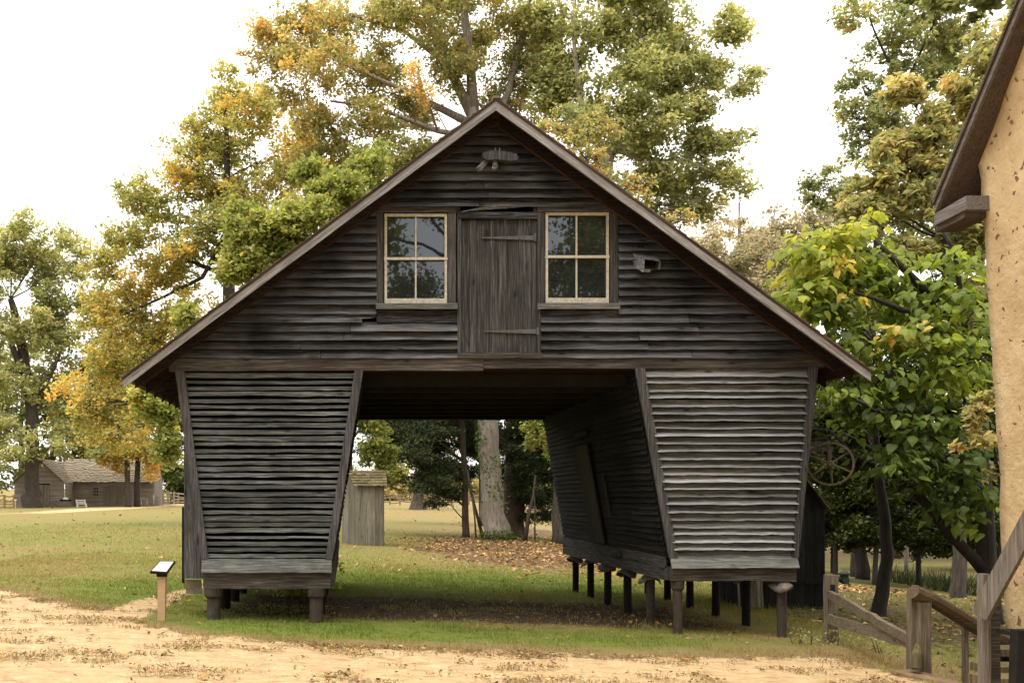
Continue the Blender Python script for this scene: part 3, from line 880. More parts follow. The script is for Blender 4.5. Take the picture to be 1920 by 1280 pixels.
# right crib
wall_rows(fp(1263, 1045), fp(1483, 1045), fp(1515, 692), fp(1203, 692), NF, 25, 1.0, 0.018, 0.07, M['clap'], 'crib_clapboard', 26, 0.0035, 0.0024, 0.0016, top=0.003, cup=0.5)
def crib(xbl, xbr, xtl, xtr, ybot, ytop, inner):
    """slanted long walls, back wall and floor; the boards towards the passage are single"""
    bl, br, tr, tl = [px(a, b, YF) for a, b in ((xbl, ybot), (xbr, ybot), (xtr, ytop), (xtl, ytop))]
    back = [np.array((q[0], YB, q[2])) for q in (bl, br, tr, tl)]
    fr = [q + (0, 0.05, 0) for q in (bl, br, tr, tl)]
    nl = np.array((-(tl[2] - bl[2]), 0, tl[0] - bl[0])); nr = np.array(((tr[2] - br[2]), 0, -(tr[0] - br[0])))
    nin = 31
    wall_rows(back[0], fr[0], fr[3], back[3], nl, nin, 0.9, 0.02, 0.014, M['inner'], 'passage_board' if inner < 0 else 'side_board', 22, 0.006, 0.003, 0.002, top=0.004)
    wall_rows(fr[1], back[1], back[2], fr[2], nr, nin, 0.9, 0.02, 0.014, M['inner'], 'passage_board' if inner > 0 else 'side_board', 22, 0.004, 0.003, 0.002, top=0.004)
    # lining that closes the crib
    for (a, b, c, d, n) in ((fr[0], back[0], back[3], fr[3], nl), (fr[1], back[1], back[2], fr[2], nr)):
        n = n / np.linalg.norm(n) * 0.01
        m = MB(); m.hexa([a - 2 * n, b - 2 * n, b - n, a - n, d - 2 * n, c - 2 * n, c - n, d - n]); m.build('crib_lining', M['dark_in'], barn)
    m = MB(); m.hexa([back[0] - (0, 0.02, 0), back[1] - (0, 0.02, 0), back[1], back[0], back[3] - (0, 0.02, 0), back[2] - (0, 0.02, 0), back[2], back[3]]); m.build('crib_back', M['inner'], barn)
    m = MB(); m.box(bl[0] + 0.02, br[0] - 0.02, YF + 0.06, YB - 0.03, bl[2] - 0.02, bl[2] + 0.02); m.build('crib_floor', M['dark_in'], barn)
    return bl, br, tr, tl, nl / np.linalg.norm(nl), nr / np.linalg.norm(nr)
Lc = crib(383, 622, 333, 680, 1048, 693, 1)
Rc = crib(1254, 1491, 1190, 1527, 1046, 690, -1)
# corner posts of the crib fronts
for (xb0, xb1, xt0, xt1, yb0, yt0) in ((379, 392, 330, 347, 1047, 696), (610, 624, 665, 681, 1047, 695), (1252, 1268, 1188, 1206, 1045, 691), (1481, 1493, 1512, 1529, 1044, 690)):
    fboard(xb0, xb1, yt0, yb0, -0.028, 0.05, 'corner_post', M['post_wood'], barn, 3, 0.001, 0.001, xt0, xt1)
# sills
def sill(x0, x1, yt, ym, yb, left):
    a, b = fp(x0 - 3, ym), fp(x1 + 2, ym); c, d = fp(x1 + 2, yt), fp(x0 - 3, yt)
    for q in (a, b): q[1] = YF - 0.11
    for q in (c, d): q[1] = YF - 0.035
    m = MB(); m.board(a, b, c, d, NF, 0.03, 0, 20, 0.002, 0.003, rng); m.build('water_table', M['sill_wood'], barn, 'pale lichen covered sloping board along the crib foot')
    a, b = fp(x0, yb), fp(x1, yb); c, d = fp(x1, ym), fp(x0, ym)
    for q in (a, b, c, d): q[1] = YF + 0.06
    m = MB(); m.board(a, b, c, d, NF, 0.13, 0, 20, 0.002, 0.003, rng); m.build('sill_beam', M['beam_wood'], barn)
sill(383, 620, 1047, 1071, 1102, True)
sill(1257, 1489, 1043, 1063, 1088, False)
def side_sill(x, z0, z1, sgn, name, w):
    m = MB(); m.beam((x, YF + 0.07, (z0 + z1) / 2), (x, YB + 0.03, (z0 + z1) / 2), w, z1 - z0, seg=14, wob=0.004, rng=rng); m.build(name, M['sill_y'], barn)
for (bl, br, tr, tl, nl, nr), yt, ym, yb in ((Lc, 1047, 1071, 1102), (Rc, 1043, 1063, 1088)):
    for x, s in ((bl[0], -1), (br[0], 1)):
        side_sill(x + s * 0.02, Z(ym), Z(yt), s, 'side_board', 0.05)
        side_sill(x - s * 0.03, Z(yb), Z(ym) - 0.003, s, 'side_beam', 0.13)
# hatch door and battens on the passage side of the right crib
bl, br, tr, tl, nl, nr = Rc
def on_wall(y, z, off):
    t = (z - bl[2]) / (tl[2] - bl[2]); x = bl[0] + (tl[0] - bl[0]) * t
    return np.array((x, y, z)) + nl * off
def wall_slab(y0, y1, z0, z1, off, th, name, mat, parent=None):
    m = MB(); q = [on_wall(y1, z0, off), on_wall(y0, z0, off), on_wall(y0, z1, off), on_wall(y1, z1, off)]
    m.board(*q, nl, th, 0, 4, 0.001, 0.001, rng); return m.build(name, mat, parent or barn)
M['hatch'] = wood('hatch_wood', (0.014, 0.012, 0.01), (0.036, 0.032, 0.027), (0.06, 0.053, 0.046), 'Z', stain=0.3, brown=0.4)
hd = wall_slab(16.45, 17.25, 1.08, 2.72, 0.045, 0.015, 'hatch_door', M['hatch'])
for k in range(4):
    wall_slab(16.46 + k * 0.2, 16.46 + k * 0.2 + 0.19, 1.085, 2.715, 0.06, 0.02, 'hatch_board', M['hatch'], hd)
wall_slab(15.8, 15.88, 1.55, 2.2, 0.04, 0.02, 'batten', M['hatch'])
wall_slab(16.3, 17.2, 2.86, 2.93, 0.05, 0.03, 'batten', M['hatch'])
wall_slab(15.6, 16.7, 0.93, 1.03, 0.07, 0.05, 'hatch_step', M['sill_y'])

# ---- wide upright plank, dark door edge and stone block left of the left crib
fboard(343.5, 384, 697, 1085, 0.1, 0.035, 'side_plank', M['post_wood'], barn, 4, 0.003, 0.002, 343.5, 348)
m = MB(); m.box(X(344), X(347), YF + 0.11, YB, Z(1085), Z(700)); m.build('side_wall', M['inner'], barn)
fboard(338.5, 343, 950, 1094, 0.14, 0.03, 'door_edge', M['dark_in'], barn, 3, 0.002)
m = MB(); m.hexa([px(a, b, Y) for a, b, Y in ((349, 1113, 13.6), (379, 1113, 13.6), (379, 1105, 14.0), (349, 1105, 14.0), (347, 1086, 13.6), (378, 1086, 13.6), (378, 1086, 14.0), (347, 1086, 14.0))])
m.build('stone_block', plain('pier_stone', (0.23, 0.20, 0.16), 0.9, 0, 0.3, 10, 0.4), barn)

# ---- round posts under the cribs
def post(x, y, ztop, r, mat, cap):
    zg = float(ground_z(x, y)) - 0.12
    m = MB(); m.tube([(x, y, zg), (x, y, (zg + ztop) / 2), (x, y, ztop)], [r * 1.02, r, r], 14, True, 0.012, rng)
    o = m.build('post', mat, barn, smooth_shade=False)
    if cap == 'collar':
        m = MB(); m.tube([(x, y, ztop - 0.13), (x, y, ztop - 0.10), (x, y, ztop - 0.002)], [r * 1.12, r * 1.38, r * 1.42], 14); m.build('post_cap', mat, o)
    elif cap == 'tin':
        n = 12; v = []; f = []
        for j, (rr, zz) in enumerate(((0.03, 0.0), (0.09, -0.015), (0.14, -0.06), (0.155, -0.10))):
            for k in range(n):
                a = 2 * math.pi * k / n
                w = 1 + 0.16 * math.sin(3 * a + x * 9 + y * 5)
                v.append((x + rr * w * math.cos(a), y + rr * w * math.sin(a), ztop - 0.012 + zz * (1 + 0.45 * math.sin(2 * a + y * 7)) ))
        for j in range(3):
            for k in range(n): f.append((j * n + k, j * n + (k + 1) % n, (j + 1) * n + (k + 1) % n, (j + 1) * n + k))
        m = MB(); m.add(v, f)
        c = m.build('tin_guard', M['tin'], o, smooth_shade=True)
        so = c.modifiers.new('thick', 'SOLIDIFY'); so.thickness = 0.006
zl, zr = Z(1102), Z(1088)
for k in range(6):
    y = YF + 0.02 + 1.2 * k
    first = k == 0
    mt = M['rust'] if k in (0,) else M['darkpost']
    post((400 - 652) / 140, y, zl, 0.088, mt, 'collar')
    post((593 - 652) / 140, y, zl, 0.09, mt, 'collar')
    post((1270 - 652) / 140 + 0.01, y, zr, 0.062, M['rust'] if k < 2 else M['darkpost'], 'tin' if k else 'collar')
    post((1467 - 652) / 140, y, zr, 0.062, mt, 'tin')
# ================================================================ other buildings and objects
rng = np.random.RandomState(21)
def gz(x, y): return float(ground_z(x, y))

# ---- plastered building at the right edge, its gable wall running away from the camera
mp_, nt, b = new_mat('ochre_plaster')
tc = node(nt, 'ShaderNodeTexCoord')
P = tc.outputs['Object']
n1 = noise(nt, P, 1.6, 6, 0.65); n2 = noise(nt, P, 26, 6, 0.7); n3 = noise(nt, P, 6, 5, 0.65)
col = ramp(nt, n1, [(0.3, (0.44, 0.31, 0.16)), (0.55, (0.54, 0.40, 0.22)), (0.75, (0.6, 0.47, 0.29))])
col = mixc(nt, maprange(nt, n3, 0.52, 0.72, 0, 0.45), col, (0.36, 0.25, 0.14))
vo = node(nt, 'ShaderNodeTexVoronoi'); vo.inputs['Scale'].default_value = 6.5
wp = node(nt, 'ShaderNodeVectorMath', operation='ADD')
nt.links.new(P, wp.inputs[0])
nv = node(nt, 'ShaderNodeTexNoise'); nv.inputs['Scale'].default_value = 9; nt.links.new(P, nv.inputs['Vector'])
sc_ = node(nt, 'ShaderNodeVectorMath', operation='SCALE'); sc_.inputs['Scale'].default_value = 0.22
nt.links.new(nv.outputs['Color'], sc_.inputs[0]); nt.links.new(sc_.outputs[0], wp.inputs[1])
nt.links.new(wp.outputs[0], vo.inputs['Vector'])
spot = mathn(nt, 'SUBTRACT', vo.outputs['Distance'], maprange(nt, noise(nt, P, 1.2, 2), 0.3, 0.7, 0.03, 0.25))
spotm = maprange(nt, spot, 0.0, 0.05, 1, 0)
scol = mixc(nt, n2, (0.10, 0.05, 0.03), (0.26, 0.13, 0.06))
col = mixc(nt, spotm, col, scol)
nt.links.new(col, b.inputs['Base Color']); b.inputs['Roughness'].default_value = 0.95
bump(nt, b, mathn(nt, 'SUBTRACT', mathn(nt, 'ADD', mathn(nt, 'MULTIPLY', n3, 1.5), mathn(nt, 'MULTIPLY', n2, 0.4)), mathn(nt, 'MULTIPLY', spotm, 0.5)), 0.7, 0.03)
M['plaster'] = mp_
mill = thing('plastered_building', 'ochre plastered stone building with a dark wooden roof edge at the right', 'building', (9.5, 7.2, 0))
def wallx(z): return 7.29 - 0.065 * z
yN, yFar, ridY = 3.4, 11.0, 7.2
def rake_m(y): return 5.15 + 1.117 * np.minimum(11.4 - y, y - 3.0)
m = MB()
ys = np.linspace(yN, yFar, 60); zs = np.linspace(-0.9, 9.5, 80)
vv = []; ff = []
for j, z in enumerate(zs):
    for i, y in enumerate(ys):
        top = float(rake_m(y)) - 0.12
        zz = min(z, top)
        wob = 0.05 * (fbm(y * 0.9, zz * 0.9, 3) - 0.5) + 0.03 * (fbm(y * 4, zz * 4, 3) - 0.5)
        yy = y + (0.09 * (fbm(zz * 1.3 + 5, 2.2, 3) - 0.5) + 0.03 * (fbm(zz * 7, 4.4, 2) - 0.5) if i == len(ys) - 1 else 0)
        vv.append((wallx(zz) - wob, yy, zz))
n = len(ys)
for j in range(len(zs) - 1):
    for i in range(n - 1):
        ff.append((j * n + i, j * n + i + 1, (j + 1) * n + i + 1, (j + 1) * n + i))
# far side wall going away to the right
base = len(vv)
for j, z in enumerate(zs):
    zz = min(z, float(rake_m(yFar)) - 0.12)
    vv.append((13.0, yFar, zz))
for j in range(len(zs) - 1):
    ff.append((j * n + n - 1, base + j, base + j + 1, (j + 1) * n + n - 1))
m.add(vv, ff); m.build('wall', M['plaster'], mill, smooth_shade=True)
M['mill_trim'] = wood('roof_trim_wood', (0.035, 0.025, 0.02), (0.10, 0.075, 0.062), (0.16, 0.125, 0.105), 'Y', stain=0.3, brown=0.5, vary=0.1, knots=False)
M['mill_trim_pale'] = wood('roof_trim_pale_wood', (0.07, 0.062, 0.058), (0.16, 0.145, 0.14), (0.25, 0.235, 0.23), 'Y', stain=0.1, brown=0.3, vary=0.1, knots=False)
XO = 6.70
for sgn in (1, -1):
    ye = 11.4 if sgn > 0 else 3.0
    def rp(x, t, off): 
        y = ye + (ridY - ye) * t
        return np.array((x, y, 5.15 + 1.117 * abs(ye - y) - off))
    for (x0, x1, o0, o1, nm, mt) in ((XO - 0.015, XO + 0.02, 0.085, 0.0, 'barge_board', M['mill_trim_pale']), (XO - 0.04, XO + 0.02, -0.002, -0.05, 'roof_edge', M['mill_trim']), (XO + 0.022, 7.5, 0.105, 0.07, 'soffit_board', M['mill_trim'])):
        m = MB(); m.hexa([rp(x0, 0, o0), rp(x1, 0, o0), rp(x1, 1, o0), rp(x0, 1, o0), rp(x0, 0, o1), rp(x1, 0, o1), rp(x1, 1, o1), rp(x0, 1, o1)]); m.build(nm, mt, mill)
    m = MB(); m.hexa([rp(XO + 0.022, -0.02, -0.0), rp(13.2, -0.02, 0), rp(13.2, 1, 0), rp(XO + 0.022, 1, 0), rp(XO + 0.022, -0.02, -0.05), rp(13.2, -0.02, -0.05), rp(13.2, 1, -0.05), rp(XO + 0.022, 1, -0.05)]); m.build('roof', M['shake'], mill)
m = MB(); m.hexa([(XO - 0.005, 11.42, 4.93), (7.05, 11.42, 4.93), (7.05, 10.85, 4.95), (XO + 0.005, 10.85, 4.95), (XO - 0.005, 11.42, 5.06), (7.05, 11.42, 5.06), (7.05, 10.85, 5.10), (XO + 0.005, 10.85, 5.10)])
m.build('eave_return', M['mill_trim_pale'], mill)
m = MB(); m.hexa([(XO + 0.03, 11.45, 4.86), (7.0, 11.45, 4.86), (7.0, 10.92, 4.88), (XO + 0.03, 10.92, 4.88), (XO + 0.03, 11.45, 4.928), (7.0, 11.45, 4.928), (7.0, 10.92, 4.948), (XO + 0.03, 10.92, 4.948)])
m.build('eave_moulding', M['mill_trim'], mill)

# ---- interpretive sign
sx, sy = (303 - 652) * 13.0 / F, 13.0
sz = gz(sx, sy)
sign = thing('information_stand', 'small tan post stand with a tilted white information panel beside the barn', 'sign', (sx, sy, sz))
zt = px(0, 1080, 13)[2]
m = MB(); m.beam((sx, sy, sz - 0.1), (sx + 0.01, sy, zt), 0.098, 0.098, up=(0, 1, 0)); m.build('post', plain('tan_post_paint', (0.40, 0.275, 0.165), 0.7, 0, 0.1, 12), sign)
m = MB(); m.box(sx - 0.055, sx + 0.065, sy - 0.06, sy + 0.06, zt, zt + 0.08); m.build('bracket', M['darkpost'], sign)
def spt(x, y, d): return px(x, y, sy + d)
n_ = np.array((0, -0.35, 0.9))
q = [spt(281, 1071, -0.12), spt(313, 1073, -0.12), spt(329, 1051, 0.13), spt(300, 1051, 0.13)]
m = MB(); m.hexa([p - n_ * 0.03 for p in q] + q); fr_ = m.build('panel_frame', M['darkpost'], sign)
c_ = sum(q) / 4
q2 = [c_ + (p - c_) * 0.84 + n_ * 0.004 for p in q]
m = MB(); m.hexa([p - n_ * 0.006 for p in q2] + q2)
mpn, nt, b = new_mat('information_panel')
tc = node(nt, 'ShaderNodeTexCoord'); wv = node(nt, 'ShaderNodeTexWave'); wv.inputs['Scale'].default_value = 9; wv.bands_direction = 'Y'
nt.links.new(tc.outputs['Generated'], wv.inputs['Vector'])
ns = noise(nt, tc.outputs['Generated'], 12, 2)
b.inputs['Roughness'].default_value = 0.25
nt.links.new(mixc(nt, mathn(nt, 'MULTIPLY', maprange(nt, wv.outputs['Fac'], 0.62, 0.75, 0, 0.5), maprange(nt, ns, 0.4, 0.5, 0, 1)), (0.72, 0.69, 0.66), (0.5, 0.4, 0.38)), b.inputs['Base Color'])
m.build('panel', mpn, sign)

# ---- outhouse seen through the passage
OY = 33.0
M['outwood'] = wood('outhouse_wood', (0.06, 0.052, 0.042), (0.17, 0.152, 0.122), (0.29, 0.27, 0.225), 'Z', moss=0.3, stain=0.25, brown=0.35, vary=0.25, mosscol=(0.16, 0.16, 0.09), fine=0.5)
ohx0, ohx1 = px(673, 0, OY)[0], px(719, 0, OY)[0]
ohz = gz(0.8, OY)
oh = thing('outhouse', 'small pale grey plank outhouse with a mossy shake roof', 'outhouse', (0.6, OY + 0.6, ohz))
zev = px(0, 910, OY)[2]
cor = [np.array((ohx0, OY, 0)), np.array((ohx1, OY, 0)), np.array((ohx1 - 0.02, OY + 1.3, 0)), np.array((ohx0 - 0.55, OY + 1.3, 0))]
def plank_face(a, b_, z0, z1a, z1b, n, par, mat, th=0.022):
    d = b_ - a; L = np.linalg.norm(d); d = d / L
    nn = np.array((d[1], -d[0], 0))
    for k in range(n):
        t0, t1 = k / n, (k + 1) / n - 0.006 / L
        p0, p1 = a + (b_ - a) * t0, a + (b_ - a) * t1
        zz0 = z0 + rng.uniform(-0.015, 0.02)
        za, zb_ = z1a + (z1b - z1a) * t0, z1a + (z1b - z1a) * t1
        m = MB(); m.board(p0 + (0, 0, zz0), p1 + (0, 0, zz0), p1 + (0, 0, zb_), p0 + (0, 0, za), nn, th * rng.uniform(0.7, 1.3), 0, 2, 0.002, 0.004, rng)
        m.build('plank', mat, par)
plank_face(cor[0], cor[1], ohz - 0.02, zev, zev, 6, oh, M['outwood'])
mid = (cor[3] + cor[0]) / 2
plank_face(cor[3], mid, ohz - 0.02, zev, zev + 0.48, 4, oh, M['outwood'])
plank_face(mid, cor[0], ohz - 0.02, zev + 0.48, zev, 4, oh, M['outwood'])
plank_face(cor[1], cor[2], ohz, zev, zev, 5, oh, M['outwood']); plank_face(cor[2], cor[3], ohz, zev, zev, 5, oh, M['outwood'])
m = MB(); m.beam(cor[0] + (-0.0, -0.03, ohz), cor[0] + (-0.0, -0.03, zev), 0.09, 0.09, up=(0, 1, 0)); m.build('corner_board', M['outwood'], oh)
M['moss_shake'] = wood('mossy_shake', (0.05, 0.04, 0.022), (0.12, 0.098, 0.055), (0.20, 0.165, 0.10), 'Z', moss=0.5, stain=0.3, brown=0.4, vary=0.3, mosscol=(0.10, 0.10, 0.032), fine=0.4)
def shake_roof(par, e0, e1, r0, r1, nrow, ncol, mat, name='shake', th=0.03, as_parts=True):
    """shakes between the eave line e0-e1 and the ridge line r0-r1"""
    e0, e1, r0, r1 = [np.array(q, float) for q in (e0, e1, r0, r1)]
    nn = np.cross(e1 - e0, r0 - e0); nn /= np.linalg.norm(nn)
    if nn[2] < 0: nn = -nn
    joint = MB()
    for i in range(nrow):
        for k in range(ncol):
            t0, t1 = k / ncol, (k + 0.97) / ncol
            v0 = i / nrow + rng.normal(0, 0.012); v1 = min(1, (i + 1.35) / nrow)
            P_ = lambda t, v: (e0 + (e1 - e0) * t) + ((r0 + (r1 - r0) * t) - (e0 + (e1 - e0) * t)) * v
            lift = th * rng.uniform(0.9, 1.7)
            m = MB() if as_parts else joint
            q = [P_(t0, v0), P_(t1, v0), P_(t1, v1), P_(t0, v1)]
            m.hexa([q[0] + nn * lift * 0.4, q[1] + nn * lift * 0.4, q[2], q[3], q[0] + nn * lift, q[1] + nn * lift, q[2] + nn * 0.006, q[3] + nn * 0.006])
            if as_parts: m.build(name, mat, par)
    if not as_parts: joint.build(name + 's' if not name.endswith('s') else name, mat, par, kind='stuff')
ov = np.array((0, 0, 0))
e0 = cor[0] + (-0.15, -0.18, zev - 0.03); e1 = cor[1] + (0.12, -0.18, zev - 0.03)
r0 = mid + (-0.15, 0, zev + 0.52); r1 = (cor[1] + cor[2]) / 2 + (0.12, 0, zev + 0.52)
shake_roof(oh, e0, e1, r0, r1, 6, 9, M['moss_shake'])
shake_roof(oh, cor[2] + (0.1, 0.18, zev - 0.03), cor[3] + (-0.15, 0.18, zev - 0.03), r1, r0, 5, 8, M['moss_shake'])

# ---- small black shed behind the right crib
SY = 17.0
M['blackwood'] = wood('black_shed_wood', (0.010, 0.010, 0.010), (0.026, 0.027, 0.025), (0.045, 0.046, 0.042), 'Z', stain=0.4, brown=0.3, vary=0.3)
s0, s1 = px(1400, 0, SY)[0], px(1545, 0, SY)[0]
shz = gz(7.3, SY)
shed = thing('shed', 'small black plank shed with a shake roof behind the right crib', 'shed', ((s0 + s1) / 2, SY + 0.7, shz))
sev = px(0, 952, SY)[2]; srg = sev + (s1 - s0) / 2 * 1.33
a, b_ = np.array((s0, SY, 0)), np.array((s1, SY, 0)); mid = (a + b_) / 2
plank_face(a, mid, shz, sev, srg, 4, shed, M['blackwood']); plank_face(mid, b_, shz, srg, sev, 4, shed, M['blackwood'])
plank_face(b_, b_ + (0, 1.5, 0), shz, sev, sev, 8, shed, M['blackwood']); plank_face(a + (0, 1.5, 0), a, shz, sev, sev, 8, shed, M['blackwood'])
plank_face(b_ + (0, 1.5, 0), a + (0, 1.5, 0), shz, sev, sev, 8, shed, M['blackwood'])
m = MB(); m.box(s0, s1, SY - 0.05, SY - 0.025, shz + 0.42, shz + 0.5); m.build('ledge', M['blackwood'], shed)
for sgn, q in ((1, b_), (-1, a)):
    e0 = q + (0.03 * sgn, -0.12, sev - 0.03); e1 = q + (0.03 * sgn, 1.62, sev - 0.03)
    r0 = mid + (0, -0.12, srg + 0.01); r1 = mid + (0, 1.62, srg + 0.01)
    shake_roof(shed, e0, e1, r0, r1, 8, 7, M['shake'], th=0.028)
pm = thing('plank_panel', 'pale upright grey planks leaning under the right crib', 'planks', px(1408, 1128, 17.9) * (1, 1, 0) + (0, 0, gz(7.2, 17.9)))
for k, (x0, x1) in enumerate(((1384, 1388), (1405, 1411.5), (1412, 1419), (1420, 1427), (1428, 1431))):
    zb_ = gz(7, 16.7)
    a_ = px(x0, 0, 16.7)[0]; c_ = px(x1, 0, 16.7)[0]
    m = MB(); m.board((a_, 16.7, zb_ + rng.uniform(0, .05)), (c_, 16.7, zb_ + rng.uniform(0, .05)), (c_, 16.8, zb_ + 0.9), (a_, 16.8, zb_ + 0.9), NF, 0.02, 0, 3, 0.002, 0.004, rng); m.build('plank', M['outwood'], pm)

# ---- spoked iron wheel on its bracket
WY = 14.2
wc = px(1557, 869, WY)
M['wheeliron'] = plain('olive_rusty_iron', (0.115, 0.098, 0.064), 0.7, 0.15, 0.35, 14, 0.2)
wh = thing('iron_wheel', 'old rusty six spoked iron wheel hanging from a plank beside the barn', 'wheel', tuple(wc))
ax = np.array((0.42, 1.0, 0.0)); ax /= np.linalg.norm(ax)
us = np.array((ax[1], -ax[0], 0)); uz = np.array((0, 0, 1.0))
rr = 41 * WY / F
m = MB(); v = []; f = []; n = 40
for k in range(n):
    t = 2 * math.pi * k / n; d = us * math.cos(t) + uz * math.sin(t)
    v += [wc + d * rr - ax * 0.028, wc + d * rr + ax * 0.028, wc + d * (rr - 0.028) + ax * 0.028, wc + d * (rr - 0.028) - ax * 0.028]
for k in range(n):
    for j in range(4): f.append((4 * k + j, 4 * k + (j + 1) % 4, 4 * ((k + 1) % n) + (j + 1) % 4, 4 * ((k + 1) % n) + j))
m.add(v, f); m.build('rim', M['wheeliron'], wh)
for k in range(6):
    t = R(35 + 60 * k); d = us * math.cos(t) + uz * math.sin(t)
    m = MB(); m.tube([wc + d * 0.03, wc + d * (rr - 0.02)], [0.017, 0.012], 7); m.build('spoke', M['wheeliron'], wh)
m = MB(); m.tube([wc - ax * 0.06, wc - ax * 0.05, wc + ax * 0.05, wc + ax * 0.06], [0.03, 0.046, 0.046, 0.03], 12); m.build('hub', M['wheeliron'], wh)
m = MB(); m.tube([wc + ax * 0.05, wc + ax * 0.3], [0.02, 0.02], 8); m.build('axle', M['iron'], wh)
m = MB(); m.beam(px(1500, 832, WY + 0.12), px(1556, 831, WY + 0.12), 0.05, 0.07, seg=4, wob=0.003, rng=rng); m.build('bracket_plank', M['post_wood'], wh)
m = MB(); m.beam(px(1500, 843, WY + 0.12), px(1560, 841.5, WY + 0.12), 0.05, 0.055, seg=4, wob=0.003, rng=rng); m.build('bracket_plank', M['post_wood'], wh)
m = MB(); m.tube([px(1541, 846, WY + 0.15), px(1538, 854, WY + 0.15), px(1530, 858, WY + 0.15), px(1524, 856, WY + 0.15)], [0.012] * 4, 6); m.build('hook', M['wheeliron'], wh)
m = MB(); m.beam(px(1552, 845, WY + 0.26), px(1553, 876, WY + 0.26), 0.05, 0.03); m.build('hanger', M['iron'], wh)

# ---- split rail fence at the right of the yard
M['fencewood'] = wood('fence_wood', (0.05, 0.04, 0.028), (0.14, 0.115, 0.082), (0.25, 0.21, 0.16), 'X', stain=0.2, brown=0.5, vary=0.15)
M['fencepost'] = wood('fence_post_wood', (0.05, 0.042, 0.031), (0.15, 0.125, 0.092), (0.26, 0.22, 0.17), 'Z', stain=0.2, brown=0.4, vary=0.15)
fe = thing('split_rail_fence', 'short split rail fence of grey brown wood, its rails slipping down to the right', 'fence', px(1555, 1195, 13.05))
def fpost(x, yt, yb, Y, w, par, dep=None, name='post', mat=None, lean=0):
    p0 = px(x, yb, Y); p1 = px(x + lean, yt, Y)
    p0[2] = min(p0[2], gz(p0[0], p0[1])) - 0.1
    m = MB(); m.beam(p0, p1, w, dep or w, up=(0, 1, 0), seg=5, wob=0.0025, rng=rng); return m.build(name, mat or M['fencepost'], par)
o = fpost(1558, 1077, 1196, 13.05, 0.14, fe, 0.12)
fpost(1712, 1105, 1250, 10.8, 0.085, fe, 0.1)
def rail(a, b_, w, h, par, mat=None, name='rail'):
    m = MB(); m.beam(a, b_, w, h, seg=12, wob=0.007, rng=rng); return m.build(name, mat or M['fencewood'], par)
rail(px(1556, 1113, 12.97), px(1708, 1199, 10.85), 0.06, 0.10, fe)
rail(px(1556, 1160, 12.97), px(1708, 1205, 10.9), 0.055, 0.12, fe)
for y in (1101, 1156):
    m = MB(); q = px(1561.5, y, 12.97); m.box(q[0] - 0.022, q[0] + 0.022, q[1] - 0.012, q[1] + 0.02, q[2] - 0.06, q[2] + 0.04); m.build('mortise', M['dark_in'], fe)

hr = thing('bank_handrail', 'low wooden handrail of two square posts and a round timber running down the bank', 'railing', px(1731, 1250, 10.75))
fpost(1731, 1128, 1250, 10.72, 0.115, hr, 0.11)
m = MB(); m.tube([px(1712, 1108, 10.68), px(1745, 1122, 10.75), px(1835, 1176, 11.0), px(1905, 1218, 11.2)], [0.075, 0.08, 0.085, 0.085], 10, True, 0.04, rng); m.build('handrail', wood('dark_rail_wood', (0.04, 0.03, 0.02), (0.12, 0.088, 0.055), (0.2, 0.15, 0.1), 'X', stain=0.2, brown=0.5), hr)
fpost(1810, 1168, 1258, 11.0, 0.05, hr, 0.05, 'baluster')
m = MB(); m.tube([px(1718, 1252, 10.6), px(1719, 1225, 10.62), px(1722, 1206, 10.66)], [0.06, 0.055, 0.025], 8, True, 0.05, rng); m.build('stake', M['moss_shake'], hr)
m = MB(); a_ = px(1688, 1260, 10.5); m.beam((5.95, 10.75, gz(5.95, 10.75) + 0.0), (6.5, 9.3, gz(6.4, 9.4) + 0.02), 0.3, 0.07, seg=5, wob=0.005, rng=rng); m.build('retaining_plank', plain('earth_brown_plank', (0.17, 0.115, 0.07), 0.95, 0, 0.4, 9, 0.4), hr)

st = thing('stair_railing', 'grey wooden stair railing with a post and a steep sloping plank in the right foreground', 'railing', (5.25, 8.2, -0.3))
M['railgrey'] = wood('grey_railing_wood', (0.06, 0.05, 0.042), (0.15, 0.13, 0.11), (0.25, 0.22, 0.19), 'Z', stain=0.1, brown=0.3, vary=0.1)
p0 = np.array(px(1851, 1300, 8.2)); p0[2] = -0.6
m = MB(); m.beam(px(1846, 1340, 8.2), px(1844.5, 1075, 8.2), 0.055, 0.09, up=(0, 1, 0), seg=5, wob=0.001, rng=rng); pa = m.build('post', M['railgrey'], st)
m = MB(); m.beam(px(1861, 1340, 8.26), px(1859, 1079, 8.26), 0.085, 0.085, up=(0, 1, 0), seg=5, wob=0.001, rng=rng); m.build('post', M['beam_wood'], st)
m = MB(); a_, b_ = px(1838, 1153, 8.12), px(1950, 943, 7.7); m.beam(a_, b_ + (b_ - a_) * 0.6, 0.05, 0.14, up=(0, 0, 1), seg=6, wob=0.001, rng=rng); m.build('handrail', M['railgrey'], st)
m = MB(); m.beam(px(1905, 1400, 7.75), px(1912, 1180, 7.75), 0.09, 0.09, up=(0, 1, 0)); m.build('post', M['darkpost'], st)
m = MB(); m.box(px(1899, 0, 7.9)[0], px(1899, 0, 7.9)[0] + 0.5, 7.7, 8.1, px(0, 1192, 7.9)[2], px(0, 1184, 7.9)[2]); m.build('ledge', M['darkpost'], st)
sp = thing('wooden_steps', 'mossy wooden steps at the foot of the ochre building', 'steps', (5.6, 8.9, -0.6))
for (x0, x1, y0, y1, Y) in ((1874, 1904, 1217, 1230, 9.3), (1858, 1890, 1250, 1265, 8.9), (1855, 1885, 1272, 1290, 8.6)):
    a_ = px(x0, y1, Y); c_ = px(x1, y0, Y)
    m = MB(); m.box(a_[0], c_[0] + 0.5, Y, Y + 0.3, a_[2], c_[2]); m.build('tread', M['moss_shake'], sp)
